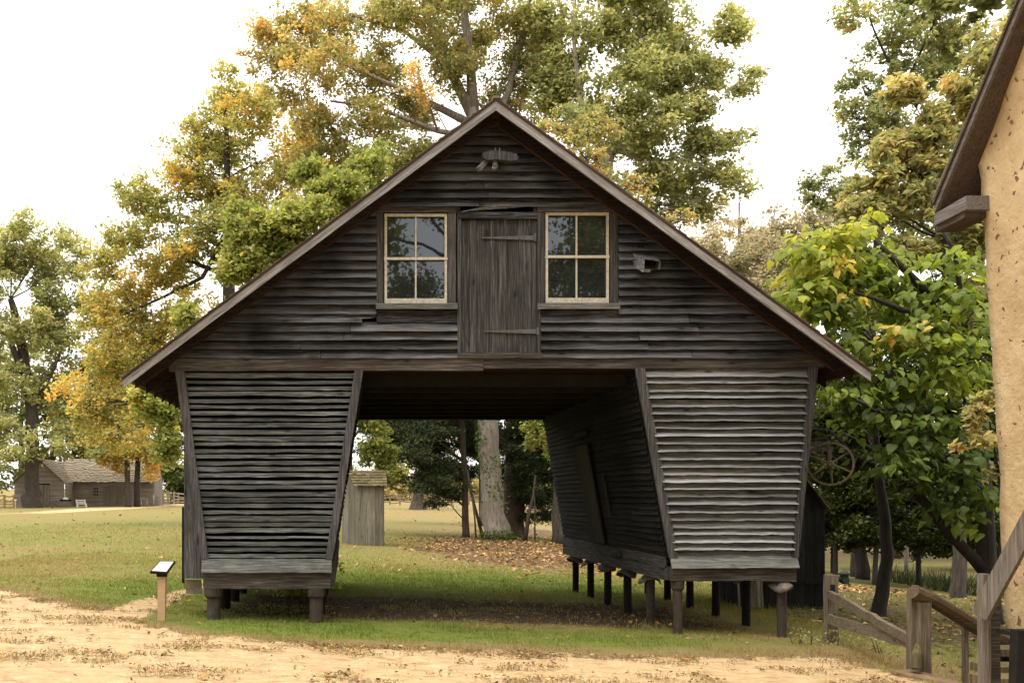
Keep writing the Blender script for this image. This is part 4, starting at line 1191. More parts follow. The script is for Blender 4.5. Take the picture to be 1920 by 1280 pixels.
for (x0, Y) in ((1876, 9.36), (1861, 8.96)):
    a_ = px(x0, 1230, Y); m = MB(); m.box(a_[0] + 0.05, a_[0] + 0.6, Y + 0.05, Y + 0.1, -1.0, px(0, 1231 if Y > 9 else 1266, Y)[2]); m.build('riser', M['darkpost'], sp)

# ---- fire hydrant in the leafy hollow
HY = 28.0
hx = px(1583, 0, HY)[0]; hz = gz(hx, HY)
hy = thing('hydrant', 'small dark green hydrant standing in the leaf litter beyond the fence', 'hydrant', (hx, HY, hz))
hm = plain('hydrant_paint', (0.018, 0.026, 0.017), 0.7, 0, 0.2, 10)
m = MB(); m.tube([(hx, HY, hz - 0.05), (hx, HY, hz + 0.04), (hx, HY, hz + 0.05), (hx, HY, hz + 0.30), (hx, HY, hz + 0.31), (hx, HY, hz + 0.34)], [0.17, 0.17, 0.12, 0.115, 0.19, 0.19], 14); m.build('body', hm, hy)
m = MB(); m.tube([(hx, HY, hz + 0.34), (hx, HY, hz + 0.39), (hx, HY, hz + 0.42), (hx, HY, hz + 0.45)], [0.13, 0.10, 0.05, 0.03], 12); m.build('bonnet', plain('hydrant_top', (0.05, 0.052, 0.042), 0.8), hy)
m = MB(); m.tube([(hx - 0.1, HY - 0.02, hz + 0.18), (hx - 0.24, HY - 0.06, hz + 0.18)], [0.075, 0.085], 10); m.build('nozzle', hm, hy)
m = MB(); m.tube([(hx - 0.02, HY - 0.1, hz + 0.15), (hx - 0.04, HY - 0.2, hz + 0.15)], [0.08, 0.09], 10); m.build('nozzle', hm, hy)

# ---- long low barn far off at the left
BY = 92.0
M['farwood'] = wood('far_barn_wood', (0.13, 0.105, 0.085), (0.27, 0.23, 0.19), (0.4, 0.35, 0.3), 'X', stain=0.25, brown=0.4, vary=0.1, knots=False, fine=0.15)
M['farshake'] = wood('far_shake', (0.12, 0.10, 0.075), (0.22, 0.19, 0.145), (0.32, 0.28, 0.22), 'X', moss=0.25, stain=0.1, brown=0.3, vary=0.15, knots=False, fine=0.3, mosscol=(0.22, 0.2, 0.1))
M['fardark'] = wood('far_dark_wood', (0.09, 0.075, 0.06), (0.165, 0.14, 0.115), (0.24, 0.21, 0.175), 'Z', stain=0.2, brown=0.4, vary=0.1, knots=False, fine=0.2)
fb = thing('low_barn', 'low L shaped brown clapboard barn with a pale shingle roof across the lawn', 'barn', (px(170, 0, BY)[0], BY + 4, gz(-23, BY)))
gzl = px(0, 948, BY)[2] - 0.15
def W(x, Y=BY): return px(x, 0, Y)[0]
def HH(y, Y=BY): return px(0, y, Y)[2]
def course_wall(name, a, b_, z0, z1, par, mat, n, peak=None):
    a = np.array(a, float); b_ = np.array(b_, float); d = b_ - a; L = np.linalg.norm(d); d /= L
    nn = np.array((d[1], -d[0], 0)); m = MB()
    top = z1 if peak is None else peak
    h = (z1 - z0) / n
    k = 0
    while z0 + k * h < top - 0.02:
        za, zb_ = z0 + k * h, min(z0 + (k + 1.1) * h, top)
        def ends(z):
            if peak is None or z <= z1: return 0.0, 1.0
            t = (z - z1) / (peak - z1) * 0.5
            return t, 1 - t
        l0, r0_ = ends(za); l1, r1_ = ends(zb_)
        m.board(a + (0, 0, za) + d * L * l0, a + (0, 0, za) + d * L * r0_, a + (0, 0, zb_) + d * L * r1_, a + (0, 0, zb_) + d * L * l1, nn, 0.025, 0.06, 6, 0.006, 0.006, rng, top_thick=0.005)
        k += 1
    return m.build(name, mat, par)
wy = BY - 3.0           # the gabled wing stands forward
def Wf(x): return px(x, 0, wy)[0]
def Hf(y): return px(0, y, wy)[2]
course_wall('wall', (Wf(27), wy, 0), (Wf(121), wy, 0), Hf(949), Hf(904), fb, M['farwood'], 16, Hf(862))
course_wall('wall', (Wf(121), wy, 0), (Wf(121), BY + 0.0, 0), Hf(949), Hf(904), fb, M['farwood'], 16)
course_wall('wall', (W(137), BY, 0), (W(288), BY, 0), HH(947), HH(903), fb, M['farwood'], 16)
course_wall('wall', (W(288), BY, 0), (px(304, 0, BY + 7)[0], BY + 7, 0), HH(947), HH(903), fb, M['farwood'], 16, HH(868))
m = MB(); m.box(W(121), W(137), BY + 1.2, BY + 1.25, HH(947), HH(903)); m.build('porch_wall', M['fardark'], fb)
m = MB(); m.beam((W(137), BY - 0.1, HH(947)), (W(137), BY - 0.1, HH(903)), 0.35, 0.15, up=(0, 1, 0)); m.build('porch_post', M['farwood'], fb)
m = MB(); m.box(W(128), W(132.5), BY + 1.14, BY + 1.18, HH(930), HH(912)); m.build('window', plain('far_pane', (0.12, 0.115, 0.11), 0.4), fb)
M['farpane'] = plain('far_dark_pane', (0.02, 0.02, 0.022), 0.35, 0, 0.1)
wf = MB(); wf.box(W(174.5), W(186.5), BY - 0.08, BY - 0.06, HH(930), HH(912)); wf = wf.build('window', plain('far_window_frame', (0.3, 0.27, 0.23), 0.8), fb)
for i in range(3):
    for j in range(3):
        m = MB(); a_ = W(175.4 + i * 3.5); m.box(a_, a_ + 0.135, BY - 0.1, BY - 0.085, HH(929.3 - j * 5.6), HH(924.6 - j * 5.6)); m.build('pane', M['farpane'], wf)
for (x0, x1, y0) in ((195, 207.5, 912), (208, 220, 911), (220.5, 232, 912)):
    m = MB(); m.box(W(x0), W(x1), BY - 0.13, BY - 0.07, HH(945), HH(y0)); m.build('door', M['fardark'], fb)
for (x0, x1, y0) in ((74, 81, 908), (83, 93, 909)):
    m = MB(); m.box(Wf(x0), Wf(x1), wy - 0.12, wy - 0.07, Hf(948), Hf(y0)); m.build('door', M['fardark'], fb)
m = MB(); m.box(Wf(73), Wf(94), wy - 0.12, wy - 0.07, Hf(908.5), Hf(906)); m.build('door_header', M['dark_in'], fb)
zr_ = Hf(860); xm = (Wf(27) + Wf(121)) / 2; xe = Wf(122.5); xw = Wf(25.5); ze = Hf(905)
shake_roof(fb, (xe, wy - 0.3, ze), (xe, BY + 6, ze), (xm, wy - 0.3, zr_), (xm, BY + 6, zr_), 12, 16, M['farshake'], 'wing_shingles', 0.05, False)
shake_roof(fb, (xw, wy - 0.3, ze), (xw, BY + 6, ze), (xm, wy - 0.3, zr_), (xm, BY + 6, zr_), 12, 16, M['farshake'], 'wing_shingles', 0.05, False)
shake_roof(fb, (W(112), BY - 0.6, HH(904)), (W(290), BY - 0.6, HH(904)), (W(100), BY + 4.2, HH(860, BY + 4)), (px(297, 0, BY + 3.5)[0], BY + 4.2, HH(860, BY + 4)), 14, 44, M['farshake'], 'main_shingles', 0.05, False)
shake_roof(fb, (W(112), BY + 9, HH(904)), (px(305, 0, BY + 9)[0], BY + 9, HH(904)), (W(100), BY + 4.2, HH(860, BY + 4)), (px(297, 0, BY + 3.5)[0], BY + 4.2, HH(860, BY + 4)), 10, 30, M['farshake'], 'main_shingles', 0.05, False)

# kiosk, bench, table and small sign in front of the low barn
kx, kY = px(123, 0, 88)[0], 88.0; kz = gz(kx, kY)
kb = thing('notice_box', 'small dark wooden box stand with a white domed top by the low barn porch', 'stand', (kx, kY, kz))
zz = lambda y: px(0, y, kY)[2]
m = MB(); m.box(px(115, 0, kY)[0], px(131, 0, kY)[0], kY - 0.25, kY + 0.25, zz(949), zz(939)); m.build('box', M['fardark'], kb)
m = MB(); m.box(px(113.5, 0, kY)[0], px(132.5, 0, kY)[0], kY - 0.3, kY + 0.3, zz(939), zz(936)); m.build('lid', M['dark_in'], kb)
m = MB(); m.prism([(kx + 0.2 * math.cos(t) * 1.0 , zz(936) + 0.2 * math.sin(t)) for t in np.linspace(0, math.pi, 9)], kY - 0.1, kY + 0.1, 1); m.build('dome', plain('white_paint', (0.75, 0.74, 0.72), 0.6, 0, 0.05), kb)
bY = 86.0
bz = px(0, 953, bY)[2]
be = thing('garden_bench', 'weathered whitish wooden bench on the grass facing the sandy lane', 'bench', px(155, 953, bY))
M['benchwood'] = plain('bench_paint', (0.5, 0.46, 0.38), 0.8, 0, 0.15, 6)
for x in (146, 162):
    m = MB(); m.beam(px(x, 954, bY), px(x, 944, bY), 0.09, 0.09, up=(0, 1, 0)); m.build('leg', M['benchwood'], be)
    m = MB(); m.beam(px(x - 1, 954, bY + 0.4), px(x - 3, 936, bY + 0.5), 0.09, 0.09, up=(0, 1, 0)); m.build('leg', M['benchwood'], be)
    m = MB(); m.beam(px(x, 945, bY - 0.05), px(x - 1.5, 943.5, bY + 0.45), 0.09, 0.06); m.build('armrest', M['benchwood'], be)
for k in range(4):
    m = MB(); m.beam(px(145, 948.5, bY + 0.12 * k), px(164, 948.5, bY + 0.12 * k), 0.1, 0.03); m.build('seat_slat', M['benchwood'], be)
for y in (937.5, 941, 944):
    m = MB(); m.beam(px(143.5, y, bY + 0.48), px(159.5, y, bY + 0.48), 0.03, 0.1); m.build('back_slat', M['benchwood'], be)
tY = 87.0
tb = thing('picnic_table', 'small brown wooden table beside the pale tree trunk at the low barn', 'table', px(271, 945, tY))
m = MB(); m.beam(px(264.5, 934.5, tY), px(277.5, 934.5, tY), 0.6, 0.06); m.build('tabletop', M['fardark'], tb)
for x in (266, 276):
    m = MB(); m.beam(px(x, 946, tY), px(x, 935, tY), 0.08, 0.5, up=(0, 1, 0)); m.build('leg', M['fardark'], tb)
gY = 84.0
sg = thing('marker_post', 'thin white topped marker post at the corner of the low barn', 'marker', px(29, 950, gY))
m = MB(); m.beam(px(29, 952, gY), px(29, 938, gY), 0.07, 0.07, up=(0, 1, 0)); m.build('post', M['benchwood'], sg)
m = MB(); m.beam(px(27.4, 937, gY), px(31, 936.5, gY), 0.15, 0.1); m.build('cap', plain('marker_white', (0.7, 0.68, 0.63), 0.6), sg)

def far_fence(name, label, posts, rails, pw, rh, mat, cat='fence', group=None, jit=0.03, split=True):
    """posts: list of (x, ytop, ybottom, Y); rails: fractions of the post height"""
    f0 = thing(name, label, cat, px(posts[0][0], posts[0][2], posts[0][3]), group)
    for (x, yt, yb, Y) in posts:
        m = MB(); m.beam(px(x, yb + 1, Y), px(x, yt, Y), pw, pw, up=(0, 1, 0)); m.build('post', mat, f0)
    for (a_, c_) in zip(posts[:-1], posts[1:]):
        for t in rails:
            ya = a_[2] + (a_[1] - a_[2]) * t; yc = c_[2] + (c_[1] - c_[2]) * t
            p, q = px(a_[0], ya, a_[3]), px(c_[0], yc, c_[3])
            p[2] += rng.normal(0, jit); q[2] += rng.normal(0, jit)
            mid_ = (p + q) / 2; mid_[2] -= abs(rng.normal(0, jit * 1.5))
            m = MB(); m.tube([p, mid_, q], [rh / 2] * 3, 5); m.build('rail', mat, f0)
    return f0
M['newfence'] = plain('new_fence_wood', (0.36, 0.2, 0.10), 0.85, 0, 0.25, 3)
M['oldfence'] = plain('old_fence_wood', (0.30, 0.26, 0.20), 0.9, 0, 0.25, 3)
M['darkfence'] = plain('field_fence_wood', (0.17, 0.125, 0.085), 0.9, 0, 0.25, 3)
far_fence('rail_fence', 'orange brown new post and rail fence left of the low barn', [(-30, 927, 951, 85), (-10, 927, 951, 85), (8, 927, 950, 85), (26, 927, 950, 85)], (0.9, 0.6, 0.25), 0.16, 0.12, M['newfence'])
far_fence('rail_fence', 'pale grey post and rail fence right of the low barn', [(306, 921, 945, 93), (315, 920, 945, 93), (320, 921, 944, 96), (326, 921, 944, 93), (334, 923, 943, 96), (352, 924, 943, 99), (372, 924, 943, 102)], (0.88, 0.62, 0.36, 0.12), 0.16, 0.12, M['oldfence'])
pts = []
xs_ = [470, 500, 530, 560, 590, 620, 650, 690, 731, 750, 772, 796, 821, 847, 879, 904, 933, 962, 988, 1006, 1030, 1060]
for i, x in enumerate(xs_):
    dip = 0.0
    pts.append((x, 926 + dip, 945.5 + dip, 120 - 0.012 * (x - 470)))
far_fence('field_fence', 'long dark post and rail fence crossing the field behind the passage', pts, (0.92, 0.6, 0.25), 0.17, 0.13, M['darkfence'], jit=0.07)
# ================================================================ trees and plants
def rnd_dirs(rng, n):
    d = rng.normal(0, 1, (n, 3)); return d / np.linalg.norm(d, axis=1)[:, None]
def bark(name, dark, light, scale=1.0, moss=0.0):
    m, nt, b = new_mat(name)
    tc = node(nt, 'ShaderNodeTexCoord')
    mp = node(nt, 'ShaderNodeMapping'); mp.inputs['Scale'].default_value = (9 * scale, 9 * scale, 1.6 * scale)
    nt.links.new(tc.outputs['Object'], mp.inputs['Vector'])
    n1 = noise(nt, mp.outputs[0], 1.3, 7, 0.7, 0.4)
    n2 = noise(nt, tc.outputs['Object'], 1.4, 4, 0.6)
    c = ramp(nt, n1, [(0.34, dark), (0.62, light)])
    c = mixc(nt, maprange(nt, n2, 0.4, 0.7, 0, 0.6), c, tuple((a + b_) / 2 * 0.7 for a, b_ in zip(dark, light)))
    if moss: c = mixc(nt, mathn(nt, 'MULTIPLY', maprange(nt, n2, 0.5, 0.6, 0, 1), moss), c, (0.08, 0.09, 0.03))
    nt.links.new(c, b.inputs['Base Color']); b.inputs['Roughness'].default_value = 0.95
    bump(nt, b, n1, 0.9, 0.05)
    return m
M['bark_brown'] = bark('brown_bark', (0.02, 0.015, 0.011), (0.078, 0.062, 0.047))
M['bark_dark'] = bark('dark_bark', (0.012, 0.0095, 0.0075), (0.04, 0.032, 0.024))
M['bark_grey'] = bark('grey_bark', (0.10, 0.08, 0.065), (0.30, 0.255, 0.215), 1.2)
M['bark_pale'] = bark('pale_sycamore_bark', (0.14, 0.12, 0.095), (0.42, 0.39, 0.33), 0.6)
M['bark_red'] = bark('red_cedar_bark', (0.025, 0.016, 0.011), (0.085, 0.055, 0.038), 1.5)
GOLD = leaf_mat('golden_leaves', [(0.0, (0.148, 0.182, 0.070)), (0.35, (0.285, 0.314, 0.121)), (0.6, (0.456, 0.410, 0.147)), (0.85, (0.684, 0.479, 0.147)), (1.0, (0.750, 0.433, 0.115))], 0.58)
RUST = leaf_mat('rusty_leaves', [(0.0, (0.148, 0.177, 0.077)), (0.35, (0.279, 0.302, 0.134)), (0.6, (0.422, 0.376, 0.166)), (0.85, (0.638, 0.422, 0.179)), (1.0, (0.750, 0.456, 0.102))], 0.58)
GREEN_ = leaf_mat('sycamore_leaves', [(0.0, (0.154, 0.181, 0.082)), (0.4, (0.301, 0.322, 0.144)), (0.7, (0.433, 0.433, 0.203)), (1.0, (0.614, 0.559, 0.276))], 0.58)
BRIGHT = leaf_mat('maple_leaves', [(0.0, (0.135, 0.169, 0.056)), (0.5, (0.279, 0.308, 0.092)), (0.85, (0.396, 0.401, 0.129)), (1.0, (0.603, 0.441, 0.149))], 0.58)
OAK = leaf_mat('oak_leaves', [(0.0, (0.148, 0.177, 0.083)), (0.5, (0.285, 0.314, 0.147)), (0.85, (0.433, 0.410, 0.179)), (1.0, (0.661, 0.422, 0.179))], 0.58)
OLIVE = leaf_mat('olive_leaves', [(0.0, (0.166, 0.196, 0.103)), (0.4, (0.326, 0.333, 0.156)), (0.75, (0.499, 0.438, 0.194)), (1.0, (0.711, 0.469, 0.246))], 0.58)
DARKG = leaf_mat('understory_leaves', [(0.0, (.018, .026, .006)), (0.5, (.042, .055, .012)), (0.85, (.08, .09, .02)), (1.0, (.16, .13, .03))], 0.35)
CEDAR = leaf_mat('cedar_needles', [(0.0, (0.015, 0.024, 0.009)), (0.5, (0.036, 0.051, 0.020)), (0.85, (0.062, 0.078, 0.030)), (1.0, (0.101, 0.084, 0.038))], 0.12)
TAN = leaf_mat('thinning_leaves', [(0.0, (0.217, 0.217, 0.150)), (0.5, (0.378, 0.343, 0.237)), (0.85, (0.524, 0.408, 0.312)), (1.0, (0.669, 0.421, 0.312))], 0.58)
PALEY = leaf_mat('far_yellow_leaves', [(0.0, (0.169, 0.162, 0.071)), (0.5, (0.309, 0.267, 0.114)), (1.0, (0.492, 0.366, 0.159))], 0.4)
CATAL = leaf_mat('catalpa_leaves', [(0.0, (0.059, 0.098, 0.028)), (0.4, (0.139, 0.198, 0.040)), (0.75, (0.302, 0.361, 0.059)), (0.93, (0.443, 0.431, 0.079)), (1.0, (0.698, 0.512, 0.149))], 0.55, 0.015)
IVY = leaf_mat('ivy_leaves', [(0.0, (0.036, 0.072, 0.014)), (1.0, (0.116, 0.189, 0.036))], 0.3)

def leaf_quads(c, rng, ln, wd, up=0.5, droop=None):
    n = len(c)
    nrm = rng.normal(0, 1, (n, 3)); nrm[:, 2] = np.abs(nrm[:, 2]) + up
    nrm /= np.linalg.norm(nrm, axis=1)[:, None]
    t = rng.normal(0, 1, (n, 3))
    if droop is not None: t = t * (1 - droop) + np.array((0, 0, -1.0)) * droop * 1.5
    t -= nrm * np.sum(t * nrm, 1)[:, None]; t /= (np.linalg.norm(t, axis=1)[:, None] + 1e-9)
    b = np.cross(nrm, t)
    s = rng.uniform(0.65, 1.25, n)[:, None]
    L = t * ln / 2 * s; W_ = b * wd / 2 * s
    fold = nrm * (wd * 0.12 * s)
    k = t * ln * 0.08 * s
    return np.stack([c - L, c - W_ * 1.0 - k + fold, c + L, c + W_ - k + fold], 1).reshape(-1, 3)

def tree(name, label, bx, Y, trunk, lobes, leaf, nleaf, lmat, bmat, seed, limbs=(), cat='tree', group=None, wid=0.7, per=34, sig=0.35, up=0.4,
         twigs=14, sub=9, spread=0.5, droop=None, dlobe=1.0, leafname='crown', flat=0.7, seg=7, base_flare=1.25):
    """trunk: [(x, y, radius m)] in photo pixels at distance Y, from the ground up;
    lobes: (x, y, rx, ry, depth offset m, tint, weight)"""
    rng = np.random.RandomState(seed)
    b0 = px(trunk[0][0], 932, Y); bzz = gz(b0[0], Y)
    root = thing(name, label, cat, (b0[0], Y, bzz), group)
    tp = [np.array((b0[0], Y, bzz - 0.25))]; tr = [trunk[0][2] * base_flare]
    first = True
    for (x, y, r) in trunk[1:] if len(trunk) > 1 else trunk:
        tp.append(px(x, y, Y)); tr.append(r)
    # add points so that the trunk bends softly
    pts, rad = [tp[0]], [tr[0]]
    for i in range(1, len(tp)):
        for t in np.linspace(0, 1, 5)[1:]:
            p = tp[i - 1] + (tp[i] - tp[i - 1]) * t
            w = 0.12 * tr[i] if t < 1 else 0
            pts.append(p + rng.normal(0, 1, 3) * w); rad.append(tr[i - 1] + (tr[i] - tr[i - 1]) * t ** (0.6 if i == 1 else 1))
    wood_ = MB()
    wood_.tube(pts, rad, 12, True, 0.05, rng)
    extra, erad = [], []
    for lb in limbs:
        q = [px(x, y, Y + d) for (x, y, r, d) in lb]
        wood_.tube(q, [r for (x, y, r, d) in lb], seg, True, 0.06, rng)
        for i in range(1, len(q)):
            for t in (0.35, 0.7, 1.0):
                extra.append(q[i - 1] + (q[i] - q[i - 1]) * t); erad.append(lb[i][2])
    sc = Y / F
    tmean = float(np.mean([l[5] for l in lobes]))
    W = np.array([l[2] * l[3] * (l[6] if len(l) > 6 else 1) for l in lobes], float); W /= W.sum()
    allc, allt = [], []
    P = np.array(pts + extra); rad = rad + erad
    for l, w in zip(lobes, W):
        x, y, rx, ry, dd, tint = l[:6]
        c = px(x, y, Y); c[1] += dd
        rad3 = np.array((rx * sc, (rx + ry) / 2 * sc * dlobe, ry * sc))
        # limb to the lobe
        cand = np.where(P[:, 2] < c[2] + 0.1 * rad3[2])[0]
        if len(cand) == 0: cand = np.array([len(P) - 1])
        dist = np.linalg.norm(P[cand] - c, axis=1) + 0.6 * np.abs((P[cand, 2]) - (c[2] - 0.8 * np.linalg.norm(P[cand] - c, axis=1) * 0.5))
        j = cand[np.argmin(dist)]
        s0 = P[j]; L = np.linalg.norm(c - s0)
        r0 = min(rad[j] * 0.5, 0.010 * L + 0.015)
        mid = s0 + (c - s0) * 0.5 + np.array((0, 0, 0.12 * L)) + rng.normal(0, 0.04 * L, 3)
        limb = [s0, s0 + (mid - s0) * 0.5 + rng.normal(0, 0.02 * L, 3), mid, mid + (c - mid) * 0.5 + rng.normal(0, 0.03 * L, 3), c]
        if L > 0.3: wood_.tube(limb, [r0, r0 * 0.75, r0 * 0.55, r0 * 0.38, r0 * 0.2], 6, False)
        # sub lobes give an uneven outline
        dirs = rnd_dirs(rng, sub); sr = rng.uniform(0.3, 0.55, sub)
        sc3 = c + dirs * rad3 * (rng.uniform(0.35, 0.8, sub))[:, None]
        tint = tint + (tmean - tint) * 0.3
        st_ = tint + rng.normal(0, 0.08, sub)
        sc3 = np.vstack([sc3, c[None]]); sr = np.append(sr, 0.5); st_ = np.append(st_, tint)
        for k in range(min(sub, twigs)):
            e = sc3[k]; s_ = limb[rng.randint(2, 5)]
            wood_.tube([s_, (s_ + e) / 2 + rng.normal(0, 0.06 * np.linalg.norm(e - s_) + 1e-4, 3), e], [r0 * 0.32 + 0.006, r0 * 0.2 + 0.004, 0.004], 5, False)
        nl = int(nleaf * w); ns = max(6, nl // per)
        pick = rng.choice(sub + 1, ns, p=sr ** 2 / np.sum(sr ** 2))
        d2 = rnd_dirs(rng, ns) * (rng.rand(ns) ** (1 / 2.4))[:, None]
        spray = sc3[pick] + d2 * rad3 * sr[pick][:, None]
        stint = st_[pick] + rng.normal(0, 0.07, ns)
        for k in range(min(twigs, ns)):
            e = spray[k]; s_ = sc3[pick[k]]
            wood_.tube([s_, (s_ + e) / 2 + rng.normal(0, 0.05, 3), e], [r0 * 0.15 + 0.006, 0.006, 0.003], 4, False)
        idx = rng.randint(0, ns, nl)
        sg = sig * sc * 22 * rng.uniform(0.6, 1.3, ns)
        off = rng.normal(0, 1, (nl, 3)) * sg[idx][:, None]; off[:, 2] *= flat
        if droop is not None: off[:, 2] -= np.hypot(off[:, 0], off[:, 1]) * droop
        allc.append(spray[idx] + off)
        allt.append(np.clip(stint[idx] + rng.normal(0, 0.17, nl), 0, 1))
    wood_.build('trunk', bmat, root, smooth_shade=True)
    c = np.concatenate(allc); t = np.concatenate(allt)
    v = leaf_quads(c, rng, leaf, leaf * wid, up, droop)
    fast_mesh(leafname, v, 4, lmat, root, np.repeat(t, 4))
    return root

# ---- behind the barn
tree('golden_tree', 'tall tree turning yellow and orange behind the left slope of the barn roof', 430, 45,
     [(430, 1000, 0.42), (432, 700, 0.34), (428, 420, 0.22), (425, 250, 0.10), (420, 170, 0.05)],
     [(415, 185, 62, 58, 0, 0.42), (372, 240, 75, 55, 1, 0.5), (480, 235, 80, 62, -1, 0.52), (335, 310, 75, 60, 0, 0.52), (425, 330, 105, 75, 2, 0.35), (540, 300, 95, 85, 1, 0.72), (500, 190, 40, 32, 0, 0.3),
      (290, 390, 90, 62, 0, 0.42), (250, 455, 75, 55, -1, 0.5), (390, 430, 100, 70, 0, 0.33), (330, 500, 110, 60, 0, 0.55), (235, 560, 80, 70, 1, 0.66), (200, 660, 70, 80, 0, 0.68), (300, 620, 90, 75, 1, 0.58), (470, 400, 70, 80, 0, 0.45), (185, 500, 50, 45, 0, .45), (160, 580, 50, 50, 1, .5), (360, 590, 80, 60, 0, .5), (440, 500, 70, 60, 1, .35), (400, 260, 70, 60, 1, .4), (260, 700, 70, 60, 0, .55), (160, 740, 60, 70, 0, 0.72), (220, 800, 85, 65, 0, 0.55)],
     0.175, 66000, GOLD, M['bark_dark'], 1, sig=0.36, limbs=[[(428, 430, .14, 0), (380, 520, .1, 0), (300, 560, .06, 0), (230, 590, .04, 0)], [(430, 520, .12, 0), (360, 490, .08, .5), (300, 480, .05, .5)]])
tree('maple_tree', 'bright yellow green tree close behind the left roof slope', 500, 30,
     [(500, 1030, 0.25), (500, 760, 0.2), (520, 560, 0.14), (560, 430, 0.07)],
     [(470, 440, 60, 55, 0, 0.45), (560, 400, 85, 65, 0, 0.5), (640, 350, 75, 55, 0, 0.4), (480, 505, 65, 45, 0, 0.5), (600, 320, 60, 45, 1, 0.35), (690, 300, 55, 45, 1, 0.4), (560, 470, 70, 40, 0, 0.35), (440, 500, 38, 34, 0, 0.6), (345, 590, 30, 26, 0, 0.6), (365, 640, 40, 40, 0, 0.4),
      (292, 770, 40, 42, 0, 0.55), (318, 830, 30, 40, 0, 0.4), (275, 745, 25, 22, -.5, 0.7)],
     0.16, 32000, BRIGHT, M['bark_brown'], 2, sig=0.42)
tree('sycamore_tree', 'huge rusty brown sycamore rising behind the peak of the barn', 930, 40,
     [(932, 1010, 0.50), (921, 900, 0.43), (912, 775, 0.40), (900, 560, 0.36), (893, 300, 0.30), (885, 205, 0.24)],
     [(560, 60, 90, 65, 0, 0.55), (640, 25, 110, 60, 1, 0.45), (510, 110, 62, 45, 0, 0.66), (600, 150, 90, 60, -1, 0.6), (700, 110, 100, 80, 1, 0.45), (790, 60, 110, 80, -1, 0.42), (880, 30, 100, 70, 2, 0.4), (960, 60, 70, 70, 0, 0.45), (580, 230, 75, 55, 0, 0.5), (680, 230, 90, 60, 0, 0.4), (780, 180, 90, 60, 1, 0.33), (720, 300, 90, 50, 0, 0.32), (640, 310, 70, 50, 1, 0.45), (860, 140, 70, 60, -1, 0.38), (990, 140, 55, 70, 1, 0.36), (480, 60, 40, 35, 0, 0.7), (820, -40, 220, 60, 0, 0.45), (930, 190, 60, 50, 1, 0.4), (780, 300, 60, 50, 0, 0.3), (1000, 260, 60, 70, 1, 0.42), (1020, 70, 50, 60, 1, .42), (1035, 160, 50, 60, 1, .4), (950, 130, 50, 60, 1, .4), (730, 20, 80, 50, 1, .5), (860, -10, 80, 50, 1, .45), (540, 170, 50, 40, 1, .6), (772, 212, 32, 30, -4, .93, .35), (788, 252, 32, 26, -4, .95, .35), (760, 240, 28, 24, -4, .9, .35), (540, 300, 60, 40, 1, .5), (610, 270, 60, 40, 1, .5)],
     0.15, 74000, RUST, M['bark_grey'], 3, sig=0.36, per=30,
     limbs=[[(885, 215, .24, 0), (838, 120, .19, 0), (800, 30, .14, 0), (790, -60, .1, 0)], [(886, 210, .25, 0), (882, 120, .2, 0), (868, 0, .16, 0), (870, -80, .1, 0)], [(900, 300, .2, 0), (955, 170, .15, 0.5), (975, 80, .13, .5), (1015, 0, .1, .5)], [(880, 230, .16, 0), (760, 170, .1, 0), (690, 140, .07, 0), (600, 100, .04, 0)], [(890, 260, .12, 0), (820, 245, .1, 0), (700, 200, .06, 0), (620, 190, .04, 0)], [(838, 120, .12, 0), (760, 60, .08, 1), (660, 30, .05, 1)], [(895, 330, .1, 0), (800, 300, .07, 1), (700, 290, .05, 1), (600, 250, .03, 1)]], twigs=12)
tree('young_sycamore', 'green leaved sycamore with whitish limbs behind the right roof slope', 1130, 38,
     [(1130, 1010, 0.4), (1132, 700, 0.34), (1135, 400, 0.25), (1140, 290, 0.2)],
     [(1045, 110, 50, 60, 1, .45), (1040, 20, 60, 50, 1, .5), (1110, 60, 90, 70, 0, 0.5), (1210, 50, 80, 80, 0, 0.55), (1290, 70, 70, 70, 1, 0.55), (1350, 60, 45, 45, 0, 0.65), (1385, 50, 22, 38, 0, 0.7), (1080, 160, 80, 70, 1, 0.4), (1180, 150, 80, 60, -1, 0.42), (1270, 170, 80, 60, 0, 0.5), (1340, 140, 50, 40, 0, 0.55), (1390, 165, 32, 20, 0, 0.6), (1420, 140, 20, 20, 0, 0.6), (1320, 205, 45, 28, 0, 0.4), (1220, 250, 60, 35, 1, 0.45), (1120, 230, 70, 60, 1, 0.45), (1310, 270, 70, 40, 0, 0.5), (1370, 265, 42, 34, 0, 0.55), (1380, 330, 40, 36, 0, 0.6), (1310, 320, 65, 45, 1, 0.42), (1220, 320, 70, 50, 0, 0.38), (1250, 400, 60, 50, 1, 0.35), (1330, 380, 45, 40, 1, 0.4), (1160, -30, 160, 50, 0, 0.5), (1170, 215, 55, 50, -1, .5), (1250, 225, 50, 30, -1, .5), (1200, 270, 60, 40, -1, .45), (1080, 250, 50, 50, -1, .45), (1400, 350, 18, 12, 0, 0.6)],
     0.18, 54000, GREEN_, M['bark_pale'], 4, sig=0.40, per=28,
     limbs=[[(1140, 290, .17, 0), (1190, 200, .13, 0), (1215, 130, .1, 0), (1225, 50, .06, 0)], [(1142, 285, .14, 0), (1200, 260, .11, 0), (1290, 220, .06, 0), (1340, 195, .03, 0)], [(1138, 300, .15, 0), (1085, 180, .1, 0), (1075, 60, .07, 0), (1080, -40, .05, 0)], [(1200, 190, .09, 0), (1260, 120, .06, 0), (1290, 60, .04, 0)], [(1145, 275, .1, 0), (1200, 300, .06, 0), (1290, 300, .04, 0), (1350, 330, .02, 0)], [(1140, 330, .1, 0), (1210, 360, .06, .5), (1300, 380, .03, .5)], [(1215, 130, .07, 0), (1180, 60, .05, 0), (1170, -20, .03, 0)]])
